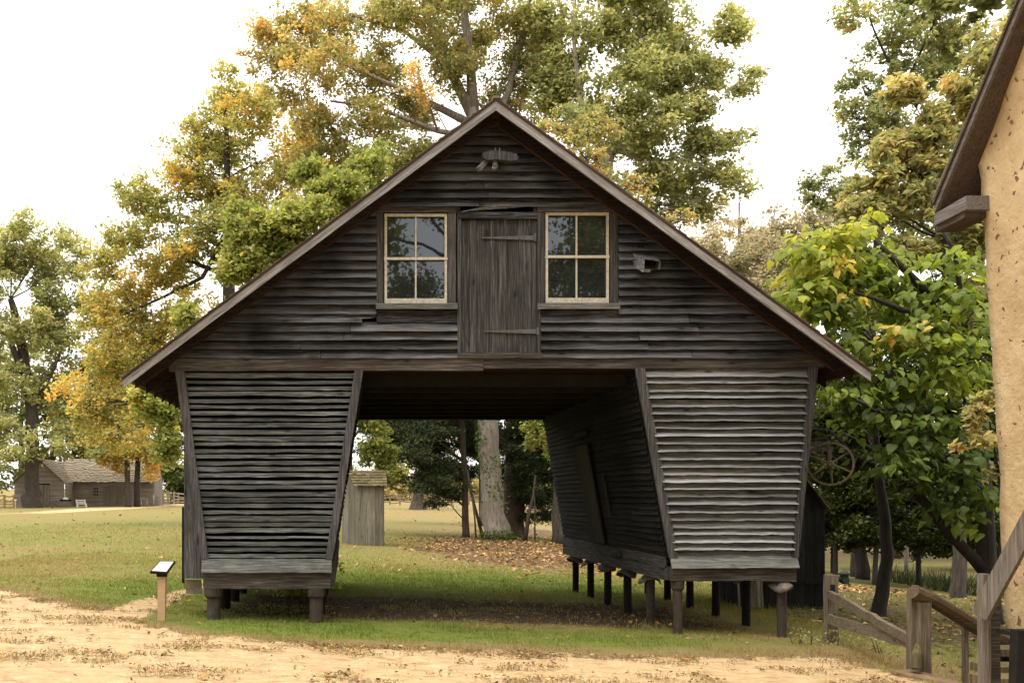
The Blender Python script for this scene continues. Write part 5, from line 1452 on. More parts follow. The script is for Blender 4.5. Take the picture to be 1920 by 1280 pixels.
tree('orange_tree', 'slender tree with dusty green and orange leaves just over the right roof slope', 1120, 28,
     [(1120, 1040, 0.16), (1120, 700, 0.13), (1115, 420, 0.08), (1100, 300, 0.04)],
     [(1030, 235, 42, 35, 0, 0.66), (1080, 275, 50, 42, 0, 0.45), (1120, 300, 40, 45, 0, 0.66), (1150, 350, 60, 45, 0, 0.3), (1205, 345, 36, 34, 0, 0.72), (1225, 420, 60, 50, 0, 0.3), (1270, 470, 60, 45, 0, 0.4), (1060, 220, 60, 40, .5, 0.3), (1130, 220, 55, 50, .5, 0.5), (1290, 400, 25, 25, 0, 0.75)],
     0.10, 6500, RUST, M['bark_brown'], 5, sig=0.30)
tree('thin_tree', 'sparse tan tree with bare twigs far behind the right eave', 1400, 64,
     [(1400, 960, 0.25), (1395, 640, 0.2), (1390, 500, 0.12), (1385, 380, 0.04)],
     [(1385, 430, 60, 55, 0, 0.6, .35), (1350, 400, 40, 40, 1, 0.7, .3), (1440, 470, 70, 60, 0, 0.45), (1370, 500, 70, 50, 0, 0.5), (1450, 560, 80, 60, 0, 0.35), (1480, 420, 45, 45, 0, 0.4, .5), (1520, 500, 60, 70, 1, 0.3), (1420, 620, 90, 60, 0, 0.3)],
     0.24, 24000, TAN, M['bark_grey'], 7, sig=0.3, twigs=22, limbs=[[(1390, 500, .1, 0), (1385, 420, .07, 0), (1388, 370, .04, 0), (1380, 340, .02, 0)], [(1392, 520, .1, 0), (1440, 440, .06, 0), (1462, 370, .03, 0)], [(1395, 560, .09, 0), (1340, 450, .05, 0), (1335, 390, .02, 0)]])
tree('olive_tree', 'soft olive yellow tree filling the gap between the right eave and the catalpa', 1490, 48,
     [(1490, 1000, .2), (1490, 700, .16), (1488, 480, .06)],
     [(1480, 480, 50, 40, 0, .35), (1380, 520, 60, 50, 1, .45), (1350, 470, 50, 50, 1, .5), (1430, 470, 50, 45, 1, .4), (1330, 540, 40, 30, 1, .45), (1540, 430, 50, 45, 0, .3), (1430, 540, 60, 45, 0, .4), (1510, 560, 70, 50, 0, .3), (1580, 480, 60, 50, 0, .35), (1400, 590, 50, 30, 0, .45), (1600, 400, 50, 40, 1, .35), (1660, 560, 80, 60, 1, .3), (1760, 600, 90, 70, 1, .3)],
     0.17, 30000, TAN, M['bark_brown'], 29, sig=0.36)
# ---- far left
tree('lawn_sycamore', 'big pale green sycamore with a thick trunk in front of the low barn', 60, 85,
     [(60, 948, 0.80), (60, 915, 0.62), (62, 830, 0.55), (55, 740, 0.5), (40, 640, 0.4), (20, 560, 0.25)],
     [(30, 430, 45, 38, 0, 0.62), (-30, 460, 60, 60, 0, 0.55), (115, 450, 48, 40, 0, 0.58), (70, 500, 60, 45, 2, 0.45), (150, 500, 35, 50, 0, 0.5), (0, 540, 70, 55, -2, 0.5), (110, 560, 60, 50, 0, 0.38), (40, 620, 80, 55, -2, 0.58), (-40, 640, 80, 70, 0, 0.5), (120, 650, 55, 60, 0, 0.42), (20, 720, 70, 60, -2, 0.5), (100, 740, 60, 55, 1, 0.35), (25, 810, 60, 60, -3, 0.55), (125, 820, 55, 45, -1, 0.4), (-40, 800, 60, 70, 0, 0.45), (170, 830, 60, 35, 1, 0.38), (60, 860, 40, 20, -3, 0.6), (-30, 850, 50, 50, 0, .5), (185, 560, 40, 60, 2, .5), (185, 640, 40, 60, 2, .45), (90, 600, 60, 60, 2, .45), (60, 470, 60, 50, 1, .6), (180, 740, 40, 60, 2, .4), (10, 470, 60, 50, 1, .5)],
     0.32, 46000, GREEN_, M['bark_brown'], 8, sig=0.32, limbs=[[(50, 720, .3, 0), (20, 640, .25, -1), (-5, 600, .2, -1)], [(58, 780, .25, 0), (100, 690, .18, 0), (130, 620, .1, 0)]], base_flare=1.3)
tree('lane_tree', 'orange brown tree with paired trunks by the right end of the low barn', 242, 88,
     [(241, 948, 0.28), (239, 900, 0.25), (236, 800, 0.2), (240, 650, 0.1)],
     [(215, 760, 70, 60, 0, 0.5), (280, 790, 55, 55, 0, 0.6), (170, 800, 50, 40, 0, 0.48), (235, 850, 70, 28, 0, 0.58), (290, 850, 45, 40, 0, 0.6), (130, 780, 35, 45, 0, 0.55), (200, 680, 70, 60, 1, 0.5), (290, 690, 60, 70, 1, 0.5), (200, 858, 40, 16, 0, .5), (285, 888, 16, 16, 0, .75), (225, 880, 22, 8, 0, .85)],
     0.34, 22000, GOLD, M['bark_brown'], 9, sig=0.3, limbs=[[(257, 952, .3, 1), (257, 900, .26, 1), (262, 800, .2, 1), (275, 700, .1, 1)]])
WOODS = []
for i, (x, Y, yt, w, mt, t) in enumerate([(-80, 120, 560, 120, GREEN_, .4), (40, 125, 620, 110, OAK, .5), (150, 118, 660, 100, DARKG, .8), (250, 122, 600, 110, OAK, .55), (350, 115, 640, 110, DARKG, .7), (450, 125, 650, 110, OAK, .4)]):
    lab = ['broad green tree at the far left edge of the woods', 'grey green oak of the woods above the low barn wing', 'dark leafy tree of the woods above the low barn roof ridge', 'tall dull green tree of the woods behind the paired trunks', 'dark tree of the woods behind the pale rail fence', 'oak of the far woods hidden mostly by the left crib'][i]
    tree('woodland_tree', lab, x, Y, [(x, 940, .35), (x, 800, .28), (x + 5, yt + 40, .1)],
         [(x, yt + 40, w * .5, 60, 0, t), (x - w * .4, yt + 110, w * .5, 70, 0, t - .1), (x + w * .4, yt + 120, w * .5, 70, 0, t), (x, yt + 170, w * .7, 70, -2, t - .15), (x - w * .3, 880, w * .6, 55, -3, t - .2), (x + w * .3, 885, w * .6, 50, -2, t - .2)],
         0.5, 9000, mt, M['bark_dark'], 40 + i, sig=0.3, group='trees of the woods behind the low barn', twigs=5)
# ---- seen through the passage
def cedar(name, label, bx, Y, trunk, lobes, seed, n):
    return tree(name, label, bx, Y, trunk, lobes, 0.15, int(n * 1.7), CEDAR, M['bark_red'], seed, wid=0.24, sig=0.38, flat=0.35, up=0.2, per=46, droop=0.25, twigs=16)
cedar('cedar_tree', 'dark evergreen with drooping boughs over a thin trunk left of the big trunk', 873, 41,
      [(874, 1005, 0.14), (872, 930, 0.125), (868, 800, 0.12), (862, 600, 0.1), (860, 480, .04)],
      [(790, 800, 75, 32, 0, .5), (760, 850, 70, 30, -1, .6), (830, 870, 70, 32, 0, .45), (790, 905, 55, 22, -1, .55), (850, 920, 40, 22, 0, .5), (720, 800, 50, 35, 0, .6), (880, 820, 60, 40, 1, .4), (845, 760, 90, 40, 0, .4), (760, 740, 80, 35, 1, .5), (800, 680, 80, 45, 0, .5), (860, 620, 70, 50, 0, .5), (860, 530, 50, 50, 0, .5), (810, 940, 30, 10, -1, .5), (730, 890, 35, 20, 0, .6), (700, 840, 35, 30, 0, .6), (740, 820, 60, 40, 1, .5), (830, 830, 60, 40, 1, .4), (880, 880, 40, 30, 1, .4)], 21, 60000)
cedar('cedar_tree', 'dense dark evergreen standing right behind the big pale trunk', 962, 43,
      [(962, 1005, 0.48), (962, 930, 0.42), (965, 800, 0.36), (968, 600, 0.2), (970, 480, .05)],
      [(980, 800, 60, 50, 0, .35), (1010, 860, 55, 45, 0, .4), (960, 870, 50, 45, 1, .35), (1030, 920, 40, 25, 0, .45), (1050, 800, 60, 50, 0, .4), (990, 930, 45, 28, 0, .4), (960, 750, 70, 40, 0, .4), (1000, 680, 70, 50, 0, .4), (980, 590, 60, 50, 0, .4), (950, 930, 30, 30, 1, .35), (1060, 880, 40, 45, 1, .45), (965, 850, 36, 40, -1.3, .35), (975, 905, 40, 30, -1.3, .35), (985, 800, 40, 40, -1.3, .35), (1020, 940, 36, 18, -.5, .4), (1000, 965, 34, 18, -.5, .4), (1035, 960, 26, 18, 0, .4), (970, 510, 40, 40, 0, .4), (910, 800, 40, 50, 2, .35), (940, 820, 50, 50, 2, .35)], 22, 56000)
tree('vine_tree', 'leafy light green tree beside the outhouse roof under the passage ceiling', 655, 36,
     [(655, 1010, 0.14), (655, 850, 0.11), (668, 740, 0.06)],
     [(700, 800, 34, 34, 0, .4), (690, 850, 30, 28, 0, .35), (720, 840, 30, 30, 0, .3), (715, 890, 26, 20, 0, .55), (665, 790, 25, 40, 0, .4), (740, 890, 20, 14, 0, .6), (670, 720, 60, 40, 0, .4)],
     0.17, 5000, BRIGHT, M['bark_brown'], 23, sig=0.34)
tree('passage_maple', 'green yellow leaved tree at the right end of the passage opening', 1045, 39,
     [(1048, 990, 0.3), (1048, 900, 0.22), (1040, 780, 0.1), (1030, 700, 0.05)],
     [(1010, 795, 32, 30, -1, .55), (1000, 830, 24, 24, -1, .5), (1030, 780, 30, 30, -1, .6), (1040, 850, 30, 40, 0, .4), (985, 810, 18, 14, -1, .5), (1040, 720, 50, 40, 0, .5)],
     0.17, 4200, BRIGHT, M['bark_brown'], 24, sig=0.34)
for i, (x, Y, pts_) in enumerate([(900, 40.5, [(907, 1005, .07), (893, 960, .06), (884, 925, .05), (876, 880, .04)]), (893, 40.2, [(893, 1003, .035), (890, 970, .035), (885, 930, .03)]), (990, 39, [(984, 1010, .09), (992, 960, .075), (1000, 930, .05), (1004, 890, .03)]), (1003, 39.5, [(1003, 1005, .03), (1003, 960, .03), (1002, 925, .02)])]):
    lab = ['thin reddish trunk leaning left against the dark evergreen', 'thin dark dead stem beside the leaning reddish trunk', 'slim leaning brown trunk right of the big pale trunk', 'very thin upright stem right of the slim leaning trunk'][i]
    o = thing('leaning_trunk', lab, 'tree trunk', px(pts_[0][0], pts_[0][1], Y))
    q = [px(a, b_, Y) for a, b_, r in pts_]; q[0][2] = gz(q[0][0], Y) - 0.1
    m = MB(); m.tube(q, [r for a, b_, r in pts_], 7, True, 0.05, np.random.RandomState(i)); m.build('trunk', M['bark_red'], o, smooth_shade=True)
tree('field_tree', 'lone tree trunk standing in the open field before the far fence', 783, 95,
     [(783, 957, 0.8), (783, 935, 0.5), (785, 880, 0.42), (785, 800, .3)],
     [(760, 800, 70, 45, 0, .4), (830, 790, 70, 50, 0, .4), (790, 740, 80, 60, 0, .4), (790, 860, 60, 30, 0, .45)], 0.4, 6000, GREEN_, M['bark_brown'], 25, sig=0.3, base_flare=1.5)
far = [(560, 165, 860, PALEY, .5), (640, 170, 870, OLIVE, .5), (715, 160, 868, PALEY, .6), (745, 175, 880, OLIVE, .4), (800, 165, 872, PALEY, .4), (860, 170, 865, OAK, .5), (920, 160, 872, PALEY, .5), (985, 172, 868, OLIVE, .4), (1050, 165, 860, OAK, .5), (1130, 175, 850, OLIVE, .4), (1220, 165, 840, OAK, .5)]
flab = ['pale yellow tree of the far treeline hidden by the left crib', 'olive tree of the far treeline beyond the outhouse', 'pale yellow tree of the far treeline right above the outhouse side', 'olive tree of the far treeline before the lone field trunk', 'yellowish tree of the far treeline behind the lone field trunk', 'grey green tree of the far treeline behind the evergreen', 'yellowish tree of the far treeline behind the big trunk', 'olive tree of the far treeline right of the big trunk', 'grey green tree of the far treeline by the passage wall', 'olive tree of the far treeline behind the right crib', 'grey green tree of the far treeline right of the barn']
for i, (x, Y, yt, mt, t) in enumerate(far):
    tree('treeline_tree', flab[i], x, Y, [(x, 940, .4), (x, 910, .3), (x, yt + 15, .1)],
         [(x, yt + 15, 30, 18, 0, t), (x - 28, yt + 38, 34, 24, 0, t), (x + 28, yt + 38, 34, 24, 0, t), (x, yt + 58, 50, 24, -2, t - .1)], 0.75, 2600, mt, M['bark_brown'], 60 + i, sig=0.25, group='treeline beyond the far field fence', twigs=3, sub=5)
# ivy on the big trunk
rngi = np.random.RandomState(31)
n = 1500
yy = np.concatenate([rngi.normal(830, 35, 500), rngi.normal(905, 30, 500), rngi.normal(1007, 8, 500)])
keep_ = np.concatenate([rngi.rand(500) < .6, rngi.rand(500) < .35, rngi.rand(500) < .5]); cx_ = np.interp(yy, [775, 900, 1010], [912, 921, 932]); rp_ = np.interp(yy, [775, 900, 1010], [19, 21, 28])
ang = np.concatenate([rngi.normal(R(200), 0.5, 500), rngi.normal(R(285), 0.55, 500), rngi.uniform(R(180), R(360), 500)])
pc = np.stack([(cx_ + np.cos(ang) * rp_ * 1.08 - 652) * 40 / F, 40 + np.sin(ang) * rp_ * 1.08 * 40 / F, EYE - (yy - 932) * 40 / F], -1) + rngi.normal(0, 0.05, (n, 3))
tree('backdrop_tree', 'dark leafy tree standing behind the evergreens in the passage view', 900, 56,
     [(905, 990, .2), (903, 900, .16), (900, 780, .08)],
     [(760, 815, 55, 40, 0, .4), (830, 800, 60, 45, 0, .35), (900, 830, 60, 50, 0, .35), (960, 820, 60, 50, 0, .35), (1030, 840, 50, 50, 0, .4), (850, 870, 50, 24, 0, .4), (1000, 890, 50, 30, 0, .35), (740, 770, 60, 35, 0, .4), (880, 760, 90, 40, 0, .4), (1000, 760, 70, 40, 0, .4)],
     0.24, 14000, DARKG, M['bark_dark'], 27, sig=0.33, twigs=6)
tree('lane_bush', 'dark green bush behind the pale rail fence at the end of the low barn', 328, 106, [(328, 950, .1), (328, 930, .08)], [(328, 915, 30, 22, 0, .5), (350, 900, 34, 30, 0, .45), (310, 900, 24, 20, 2, .5), (340, 930, 30, 14, 0, .5)], 0.4, 2500, DARKG, M['bark_dark'], 28, cat='bush', sig=.25)
pc = pc[keep_]; n = len(pc)
iv = thing('ivy', 'green ivy climbing the big pale trunk behind the passage', 'ivy', (px(932, 1010, 40)[0], 39.4, gz(6, 40)))
fast_mesh('foliage', leaf_quads(pc, rngi, 0.11, 0.09, 0.0), 4, IVY, iv, np.repeat(rngi.rand(n), 4))
# ---- right hand woods
tree('oak_tree', 'tall grey green oak with rusty tips in the right background', 1616, 33,
     [(1616, 1050, 0.2), (1614, 960, 0.18), (1612, 880, 0.17), (1640, 500, 0.14), (1680, 200, .08)],
     [(1610, 30, 50, 40, 0, .72), (1680, 60, 75, 50, 0, .45), (1760, 30, 90, 60, 0, .5), (1840, 60, 80, 80, 1, .5), (1700, 130, 60, 45, 0, .4), (1620, 165, 50, 45, 0, .45), (1660, 200, 60, 40, 0, .4), (1610, 250, 45, 50, 0, .4), (1660, 290, 60, 50, 0, .35), (1780, 120, 60, 60, 1, .4), (1590, 210, 30, 30, 0, .5), (1560, 350, 60, 42, 0, .4), (1530, 345, 32, 28, 0, .45), (1620, 380, 70, 50, 0, .35), (1720, 250, 70, 80, 1, .4), (1760, 400, 80, 90, 1, .4), (1860, 300, 70, 90, 1, .4), (1650, 470, 80, 60, 1, .3), (1760, -40, 160, 50, 0, .5), (1840, 470, 70, 90, 1, .4)],
     0.14, 33000, OAK, M['bark_dark'], 11, sig=0.32, limbs=[[(1680, 200, .06, 0), (1730, 90, .04, 0), (1760, 20, .03, 0)], [(1690, 170, .05, 0), (1640, 60, .03, 0), (1625, 20, .02, 0)]])
tree('hickory_tree', 'olive yellow tree with large drooping leaves behind the ochre building', 1798, 22,
     [(1798, 1115, 0.15), (1799, 1070, 0.14), (1800, 950, 0.135), (1790, 700, 0.13), (1770, 450, 0.1), (1750, 250, 0.04)],
     [(1690, 180, 48, 38, 0, .6), (1750, 240, 60, 48, 0, .5), (1810, 170, 55, 50, 0, .55), (1680, 280, 55, 45, 0, .55), (1640, 330, 50, 40, 0, .5), (1760, 330, 75, 55, 0, .55), (1700, 380, 70, 50, 0, .5), (1620, 390, 45, 35, 0, .45), (1830, 300, 50, 60, 0, .6), (1790, 450, 70, 55, 0, .5), (1700, 470, 60, 45, 0, .4), (1850, 430, 40, 60, 0, .55), (1780, 560, 70, 60, .5, .4), (1860, 100, 50, 60, 0, .5), (1840, 560, 40, 50, 0, .5), (1720, 560, 60, 50, 1, .35), (1660, 400, 50, 45, 1, .45), (1600, 450, 40, 40, 1, .4)],
     0.19, 27000, OLIVE, M['bark_brown'], 12, sig=0.34, wid=0.45, droop=0.35, per=20)
tree('small_leaf_tree', 'small tree with curved dark trunk among the green boughs behind the fence', 1645, 16,
     [(1643, 1150, 0.115), (1656, 1090, 0.10), (1664, 1040, 0.095), (1660, 980, 0.085), (1648, 900, 0.07), (1642, 830, .055), (1640, 740, .03)],
     [(1620, 860, 50, 40, .5, .4), (1690, 830, 55, 40, .8, .45), (1640, 780, 60, 50, 1, .5), (1580, 800, 50, 40, 1, .5), (1710, 900, 40, 30, 1, .45), (1700, 780, 40, 40, 1.5, .4)],
     0.12, 3200, DARKG, M['bark_dark'], 13, sig=0.4)
tree('yellow_shrub_tree', 'yellow green leaved branchlets hanging against the ochre wall', 1868, 13.2,
     [(1900, 1190, 0.022), (1885, 1000, 0.02), (1868, 860, .015), (1850, 760, .008)],
     [(1830, 770, 36, 30, 0, .6), (1845, 820, 34, 26, 0, .7), (1815, 830, 22, 18, 0, .75), (1850, 740, 26, 24, 0, .5), (1870, 880, 26, 34, 0, .4)],
     0.13, 600, OLIVE, M['bark_dark'], 14, sig=0.3, wid=0.45, droop=0.4, per=12)

tree('shade_tree', 'tall wide tree beyond the ochre building shading the leafy hollow', 1990, 24,
     [(1990, 1100, .4), (1985, 700, .34), (1980, 300, .25), (1980, -100, .12)],
     [(1960, 60, 140, 110, 0, .4), (2060, 200, 150, 120, -3, .4), (1950, -80, 150, 110, 1, .4), (2080, 20, 160, 120, -4, .4), (1960, -150, 160, 100, -3, .4), (2120, -100, 180, 120, 2, .4), (1940, 200, 70, 90, 2, .4), (2050, 420, 120, 90, -2, .4)],
     0.26, 16000, OAK, M['bark_dark'], 16, sig=0.36)
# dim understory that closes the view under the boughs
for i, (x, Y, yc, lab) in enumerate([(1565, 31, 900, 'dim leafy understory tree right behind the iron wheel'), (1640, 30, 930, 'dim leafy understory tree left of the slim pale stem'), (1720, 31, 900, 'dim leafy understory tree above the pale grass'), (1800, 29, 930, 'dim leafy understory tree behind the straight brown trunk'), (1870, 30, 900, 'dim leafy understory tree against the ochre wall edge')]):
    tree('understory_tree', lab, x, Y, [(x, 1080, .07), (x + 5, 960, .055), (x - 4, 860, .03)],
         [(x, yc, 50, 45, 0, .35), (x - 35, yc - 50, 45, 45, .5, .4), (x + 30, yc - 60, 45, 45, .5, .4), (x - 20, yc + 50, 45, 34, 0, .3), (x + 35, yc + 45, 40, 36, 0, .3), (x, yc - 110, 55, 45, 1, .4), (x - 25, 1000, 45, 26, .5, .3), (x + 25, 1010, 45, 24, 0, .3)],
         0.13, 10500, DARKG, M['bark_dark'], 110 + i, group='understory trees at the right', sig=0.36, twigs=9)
# catalpa: large heart shaped leaves, the nearest ones each an object
def big_tree():
    rng = np.random.RandomState(15)
    Y = 15.0
    b0 = px(1855, 932, Y); root = thing('catalpa_tree', 'catalpa with big bright green leaves and a long leaning limb beside the barn', 'tree', (b0[0], Y, gz(b0[0], Y)))
    w = MB()
    def limb(pts_, sides=8): 
        q = [px(x, y, Y + d) for x, y, r, d in pts_]; w.tube(q, [p[2] for p in pts_], sides, True, 0.05, rng)
    limb([(1862, 1215, .2, 0), (1856, 1130, .15, 0), (1852, 1060, .14, 0), (1846, 960, .12, 0), (1838, 850, .11, .2), (1815, 720, .1, .3), (1790, 620, .085, .3), (1750, 560, .07, .2), (1690, 500, .05, 0), (1640, 450, .03, 0)], 12)
    limb([(1850, 1075, .1, 0), (1830, 1050, .09, 0), (1790, 1010, .08, 0), (1750, 960, .07, .1), (1715, 920, .065, .2), (1670, 885, .058, .3), (1630, 868, .045, .4), (1602, 856, .03, .5), (1580, 830, .018, .6), (1550, 800, .01, .7)], 9)
    limb([(1800, 640, .06, .2), (1740, 590, .05, 0), (1690, 580, .04, -.2), (1640, 560, .03, -.3), (1590, 545, .02, -.3)])
    limb([(1830, 800, .06, 0), (1760, 780, .045, -.3), (1700, 760, .035, -.5), (1640, 770, .025, -.6), (1590, 740, .018, -.6)])
    limb([(1845, 930, .05, 0), (1790, 840, .04, -.3), (1740, 815, .03, -.4), (1670, 800, .02, -.5)])
    limb([(1790, 620, .05, .2), (1800, 540, .04, 0), (1790, 470, .03, 0), (1760, 420, .02, 0)])
    
    # leaf groups: x, y, rx, ry, depth, tint, number
    G = [(1560, 440, 52, 40, 0, .85, 110), (1500, 480, 40, 36, -.2, .8, 80), (1520, 530, 60, 40, 0, .65, 120), (1600, 500, 70, 50, .2, .6, 150), (1570, 575, 70, 40, 0, .45, 110), (1660, 470, 60, 50, .3, .6, 110), (1700, 540, 70, 60, .4, .45, 130), (1490, 560, 40, 30, -.2, .75, 60),
         (1620, 640, 60, 45, -.3, .5, 110), (1700, 640, 60, 50, -.2, .55, 120), (1780, 620, 60, 45, -.3, .55, 110), (1760, 690, 60, 40, -.4, .6, 100), (1650, 710, 60, 40, -.4, .4, 90), (1600, 760, 60, 50, -.3, .3, 110), (1700, 780, 70, 50, -.2, .28, 130), (1780, 780, 60, 60, 0, .25, 110), (1560, 700, 40, 40, 0, .4, 60),
         (1650, 850, 60, 40, -.3, .25, 90), (1740, 870, 60, 45, -.2, .22, 100), (1810, 860, 45, 50, -.1, .25, 80), (1830, 940, 45, 45, -.3, .3, 80), (1780, 930, 50, 40, 0, .22, 70), (1840, 720, 40, 60, .2, .4, 70), (1530, 740, 22, 25, -.4, .6, 20), (1620, 420, 40, 30, .2, .7, 50), (1830, 620, 35, 50, .2, .4, 60), (1770, 530, 60, 45, .2, .5, 100), (1800, 480, 45, 35, .3, .55, 50), (1740, 580, 50, 40, -.2, .5, 70)]
    C_, T_, N_ = [], [], []
    for (x, y, rx, ry, d, t, n) in G:
        n = int(n * 2.2)
        c = px(x, y, Y); s = Y / F
        ns = max(3, n // 14)
        sp_ = c + rnd_dirs(rng, ns) * (rng.rand(ns, 1) ** 0.45) * np.array((rx * s, 0.55, ry * s)); sp_[:, 1] += d
        id_ = rng.randint(0, ns, n)
        off = rng.normal(0, 1, (n, 3)) * np.array((0.17, 0.17, 0.045)); off[:, 2] -= np.hypot(off[:, 0], off[:, 1]) * 0.35
        C_.append(sp_[id_] + off); T_.append(np.clip(t + rng.normal(0, .1, ns)[id_] + rng.normal(0, .07, n), 0.02, .93))
        ov_ = off.copy(); ov_[:, 2] = 0; N_.append(ov_ + rng.normal(0, 0.06, (n, 3)) * (1, 1, 0))
        for k in range(ns):
            w.tube([c + (0, d, -0.05), (c + sp_[k]) / 2 + (0, d / 2, 0.05), sp_[k]], [.012, .008, .005], 4, False)
    # yellow clusters
    for (x, y, n) in ((1570, 487, 16), (1685, 630, 24), (1560, 500, 8), (1650, 640, 6), (1600, 555, 5), (1745, 600, 3)):
        c = px(x, y, Y - 0.55); id_ = rng.normal(0, 1, (n, 3)) * np.array((0.14, 0.08, 0.08))
        C_.append(c + id_); T_.append(np.full(n, .985) + rng.normal(0, .01, n)); N_.append(id_ * (1, 1, 0) + rng.normal(0, .05, (n, 3)) * (1, 1, 0))
    c = np.concatenate(C_); t = np.clip(np.concatenate(T_), 0, 1); o = np.concatenate(N_)
    n = len(c)
    # heart leaf outline along +x, hanging
    prof = [(-0.12, 0.0), (-0.2, 0.16), (-0.08, 0.36), (0.18, 0.38), (0.5, 0.22), (0.88, 0.0)]
    half = prof
    def leaf_shape(bend, fold):
        v = [(x, 0, -bend * x * x) for x, yv in ((-0.12, 0), (0.15, 0), (0.5, 0), (0.88, 0))]
        L = [(-0.2, 0.17), (-0.05, 0.38), (0.2, 0.40), (0.52, 0.24)]
        v += [(x, yv, -bend * x * x + fold * yv) for x, yv in L] + [(x, -yv, -bend * x * x + fold * yv) for x, yv in L]
        f = []
        for b_, fl in ((4, False), (8, True)):
            tri = [(0, b_ + 1, b_), (0, 1, b_ + 1), (1, b_ + 2, b_ + 1), (1, 2, b_ + 2), (2, b_ + 3, b_ + 2), (2, 3, b_ + 3)]
            f += [tuple(reversed(q)) if fl else q for q in tri]
        return np.array(v, float), f
    shapes = [leaf_shape(b_, f_) for b_, f_ in ((0.25, -0.2), (0.5, -0.35), (0.12, 0.15), (0.4, 0.1))]
    hd = o[:, :2]; ang = np.arctan2(hd[:, 1], hd[:, 0]); pitch = rng.normal(R(38), R(20), n); roll = rng.normal(0, R(22), n); size = rng.uniform(0.065, 0.185, n)
    def frame(i):
        ca, sa = math.cos(ang[i]), math.sin(ang[i]); cp, sp2 = math.cos(pitch[i]), math.sin(pitch[i])
        xx = np.array((ca * cp, sa * cp, -sp2)); yv = np.array((-sa, ca, 0)); zz = np.cross(xx, yv)
        cr, sr_ = math.cos(roll[i]), math.sin(roll[i])
        return np.stack([xx, yv * cr + zz * sr_, zz * cr - yv * sr_]) * size[i]
    order = np.argsort(c[:, 1] - 0.15 * rng.rand(n))
    near = set(order[:290].tolist())
    V, Fc, Tt = [], [], []; cnt = 0
    # the nearest leaves: shared meshes, five colours of each shape
    bins = [0.0, 0.3, 0.45, 0.6, 0.78, 0.95, 1.01]
    meshes = {}
    rootv = ROOT[root.name]
    from mathutils import Matrix
    for i in range(n):
        k = i % 4; fr = frame(i)
        if i in near:
            bi = max(j for j in range(6) if t[i] >= bins[j])
            key = (k, bi)
            if key not in meshes:
                me = bpy.data.meshes.new('leaf')
                me.from_pydata(shapes[k][0].tolist(), [], shapes[k][1])
                a = me.attributes.new('tint', 'FLOAT', 'POINT'); a.data.foreach_set('value', np.full(len(shapes[k][0]), min(.99, (bins[bi] + bins[bi + 1]) / 2), np.float32))
                me.materials.append(CATAL); meshes[key] = me
            ob = bpy.data.objects.new('leaf', meshes[key]); C.objects.link(ob); ob.parent = root
            mt = Matrix([list(fr[:, 0]) + [0], list(fr[:, 1]) + [0], list(fr[:, 2]) + [0], [0, 0, 0, 1]])
            mt = Matrix(((fr[0][0], fr[1][0], fr[2][0], c[i][0] - rootv[0]), (fr[0][1], fr[1][1], fr[2][1], c[i][1] - rootv[1]), (fr[0][2], fr[1][2], fr[2][2], c[i][2] - rootv[2]), (0, 0, 0, 1)))
            ob.matrix_local = mt
        else:
            V.append(c[i] + shapes[k][0] @ fr); Fc += [tuple(q + cnt for q in f) for f in shapes[k][1]]; cnt += len(shapes[k][0]); Tt += [t[i]] * len(shapes[k][0])
    m = MB(); m.add(np.concatenate(V), Fc)
    fo = m.build('foliage', CATAL, root, kind='stuff')
    a = fo.data.attributes.new('tint', 'FLOAT', 'POINT'); a.data.foreach_set('value', np.array(Tt, np.float32))
    w.build('trunk', M['bark_dark'], root, smooth_shade=True)
big_tree()

# shade trees and thicket deeper in the right hand woods
deep = [(1500, 46, 620, 110, .35, 'dim green tree of the deep woods just right of the barn'), (1590, 52, 560, 110, .4, 'dim tree of the deep woods behind the iron wheel'), (1680, 48, 600, 120, .3, 'dim tree of the deep woods behind the curved trunk'), (1770, 54, 580, 120, .35, 'dim tree of the deep woods left of the pale trunk'), (1860, 47, 560, 120, .35, 'dim tree of the deep woods behind the ochre wall'), (1960, 50, 560, 130, .4, 'dim tree of the deep woods beyond the right edge')]
for i, (x, Y, yt, w_, t, lab) in enumerate(deep):
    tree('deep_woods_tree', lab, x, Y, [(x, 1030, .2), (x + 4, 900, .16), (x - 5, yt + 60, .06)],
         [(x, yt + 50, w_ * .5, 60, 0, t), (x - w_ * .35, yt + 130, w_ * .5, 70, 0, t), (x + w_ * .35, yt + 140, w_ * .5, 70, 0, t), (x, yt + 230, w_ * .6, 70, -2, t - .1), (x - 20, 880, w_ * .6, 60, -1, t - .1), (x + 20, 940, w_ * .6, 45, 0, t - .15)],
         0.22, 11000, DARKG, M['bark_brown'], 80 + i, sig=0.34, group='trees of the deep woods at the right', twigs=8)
shr = [(1560, 36, 985, 60, 'dark thicket shrub behind the black shed'), (1640, 40, 985, 70, 'dark thicket shrub behind the curved trunk'), (1720, 37, 1000, 60, 'dark thicket shrub beside the tall pale grass'), (1800, 41, 1000, 70, 'dark thicket shrub behind the pale trunk'), (1880, 36, 1010, 60, 'dark thicket shrub behind the ochre wall corner')]
for i, (x, Y, yc, r, lab) in enumerate(shr):
    tree('thicket_shrub', lab, x, Y, [(x, 1050, .05), (x, 1020, .04), (x + 4, yc - 20, .02)], [(x, yc, r, 40, 0, .3), (x - r * .6, yc + 15, r * .6, 30, -.5, .35), (x + r * .5, yc + 10, r * .6, 34, -.5, .3), (x, yc - 40, r * .7, 40, .5, .3)],
         0.16, 5000, DARKG, M['bark_dark'], 90 + i, cat='shrub', group='thicket shrubs at the edge of the woods', sig=0.35, twigs=6)
tree('pale_stem', 'slim pale forked stem in front of the thicket', 1700, 34, [(1698, 1040, .07), (1700, 1000, .06), (1703, 960, .05), (1702, 900, .03)], [(1702, 890, 24, 20, 0, .5)], 0.15, 200, DARKG, M['bark_grey'], 97, cat='tree')
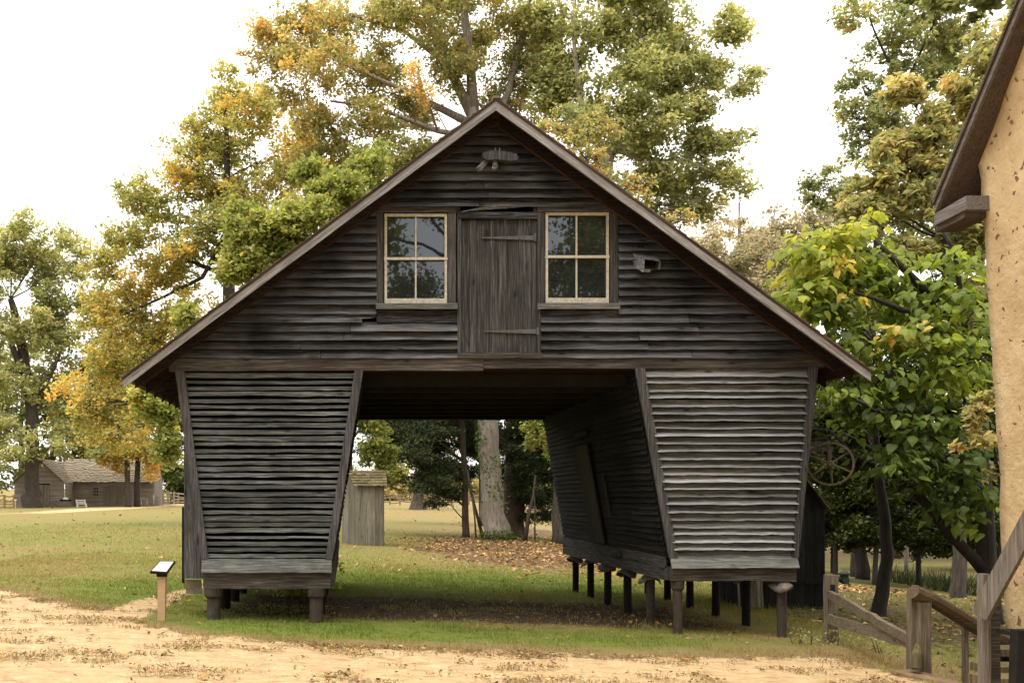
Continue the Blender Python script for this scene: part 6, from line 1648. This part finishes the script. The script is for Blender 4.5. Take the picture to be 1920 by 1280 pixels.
tree('slender_tree', 'thin brown trunk before the dark thicket left of the curved trunk', 1605, 34.5, [(1600, 1045, .1), (1602, 980, .085), (1606, 900, .07), (1608, 800, .05)], [(1608, 790, 40, 40, 0, .3), (1590, 840, 30, 30, 0, .3)], 0.16, 900, DARKG, M['bark_brown'], 98)
# leafy weeds under the left crib and beside posts
def weeds(name, label, spots, n, h, mat, seed, cat='weeds'):
    r = np.random.RandomState(seed); o = thing(name, label, cat, (spots[0][0], spots[0][1], gz(spots[0][0], spots[0][1])))
    cs, ts = [], []
    m = MB()
    for (x, y, rr) in spots:
        k = n // len(spots)
        p = np.stack([r.normal(x, rr, k), r.normal(y, rr, k), np.zeros(k)], -1)
        p[:, 2] = ground_z(p[:, 0], p[:, 1]) + h * r.rand(k) ** 1.3
        cs.append(p); ts.append(r.rand(k))
        for j in range(6):
            a = p[r.randint(k)]; m.tube([(a[0], a[1], gz(a[0], a[1]) - .03), (a[0] + r.normal(0, .03), a[1], a[2])], [.006, .003], 4, False)
    m.build('stem', M['bark_dark'], o, kind='stuff')
    c = np.concatenate(cs)
    fast_mesh('foliage', leaf_quads(c, r, h * 0.22, h * 0.13, 0.3), 4, mat, o, np.repeat(np.concatenate(ts), 4))
weeds('weed_clump', 'leafy green weeds growing in the shade under the left crib', [(-1.0, 17.0, .25), (-.6, 18.2, .25), (-1.5, 18.8, .2)], 900, 0.5, BRIGHT, 71)
weeds('weed_clump', 'low green weeds at the foot of the split rail fence post', [(6.35, 12.7, .14), (6.7, 12.5, .15), (5.9, 12.8, .1)], 260, 0.2, GREEN_, 72)
weeds('weed_clump', 'ferny weeds round the foot of the big pale trunk', [(5.3, 39, .25), (6.2, 39.1, .25), (6.9, 39.5, .3), (5.7, 39, .2)], 450, 0.38, DARKG, 73)
# tall pale grass at the woods edge
r = np.random.RandomState(77); n = 1500
x = r.uniform(17.6, 21.5, n); y = r.uniform(29, 34, n)
kp = r.rand(n) < smooth(0.35, 0.6, fbm(x * .6, y * .6, 3)); x, y = x[kp], y[kp]; n = len(x)
z = ground_z(x, y) - .03; h = r.uniform(.3, .75, n); a = r.uniform(0, 6.28, n); w_ = r.uniform(.012, .028, n); lx = r.normal(0, .3, n) * h; ly = r.normal(0, .3, n) * h
tg = fast_mesh('tall_grass', np.stack([np.stack([x - w_ * np.cos(a), y - w_ * np.sin(a), z], -1), np.stack([x + w_ * np.cos(a), y + w_ * np.sin(a), z], -1), np.stack([x + lx, y + ly, z + h], -1)], 1).reshape(-1, 3), 3,
               leaf_mat('tall_grass_blades', [(0, (.022, .036, .012)), (.6, (.05, .072, .024)), (1, (.13, .14, .06))], .35), None, np.repeat(r.rand(n), 3))
tag(tg, 'tall pale green grass at the edge of the woods', 'grass', kind='stuff')

# ---- trees behind the camera, seen only in the window panes
def back_tree(label, bx, by, top, r, nleaf, seed, mat, lf):
    rng = np.random.RandomState(seed)
    root = thing('yard_tree', label, 'tree', (bx, by, gz(bx, by)), 'trees behind the yard')
    m = MB(); pts = [np.array((bx, by, gz(bx, by) - .3))] + [np.array((bx + rng.normal(0, .25), by + rng.normal(0, .25), top * t)) for t in (.25, .5, .75, .95)]
    m.tube(pts, [.5, .36, .28, .18, .06], 9)
    c, t = [], []
    for k in range(26):
        a = rng.uniform(0, 6.28); zz = rng.uniform(.18, 1.0) * top; rr = r * rng.uniform(.25, 1) * (1.15 - .7 * (zz / top) ** 2)
        e = np.array((bx + rr * math.cos(a), by + rr * math.sin(a), zz)); s = pts[min(4, max(1, int(zz / top * 4)))]
        m.tube([s, (s + e) / 2 + (0, 0, .4), e], [.1, .06, .02], 5, False)
        for q in range(12):
            d = rnd_dirs(rng, 1)[0] * rng.uniform(.4, 1.6); p = e + d
            m.tube([e, p], [.015, .006], 4, False)
            nn = nleaf // (26 * 12)
            c.append(p + rng.normal(0, .34, (nn, 3))); t.append(rng.rand(nn) * .5 + .2)
    m.build('trunk', M['bark_brown'], root, smooth_shade=True)
    fast_mesh('crown', leaf_quads(np.concatenate(c), rng, lf, lf * .72, .4), 4, mat, root, np.repeat(np.concatenate(t), 4))
for i, (x, y, h, r_) in enumerate([(-3.5, -9, 18, 5.5), (4.5, -10, 20, 6), (12.5, -8, 19, 6), (-12, -7, 20, 6.5), (20, -3, 20, 6.5), (-19, 2, 19, 6), (0, -22, 26, 9), (15, -20, 26, 9), (-15, -20, 26, 9)]):
    back_tree('leafy tree behind the photographer, %s' % ['straight back to the left', 'straight back to the right', 'behind the ochre building', 'at the left rear of the yard', 'on the far right rear side', 'on the far left of the yard', 'in the middle of the rear row', 'right end of the rear row', 'left end of the rear row'][i], x, y, h, r_, (48000 if i < 3 else 11000), 200 + i, GREEN_, .19 if i < 3 else .46)
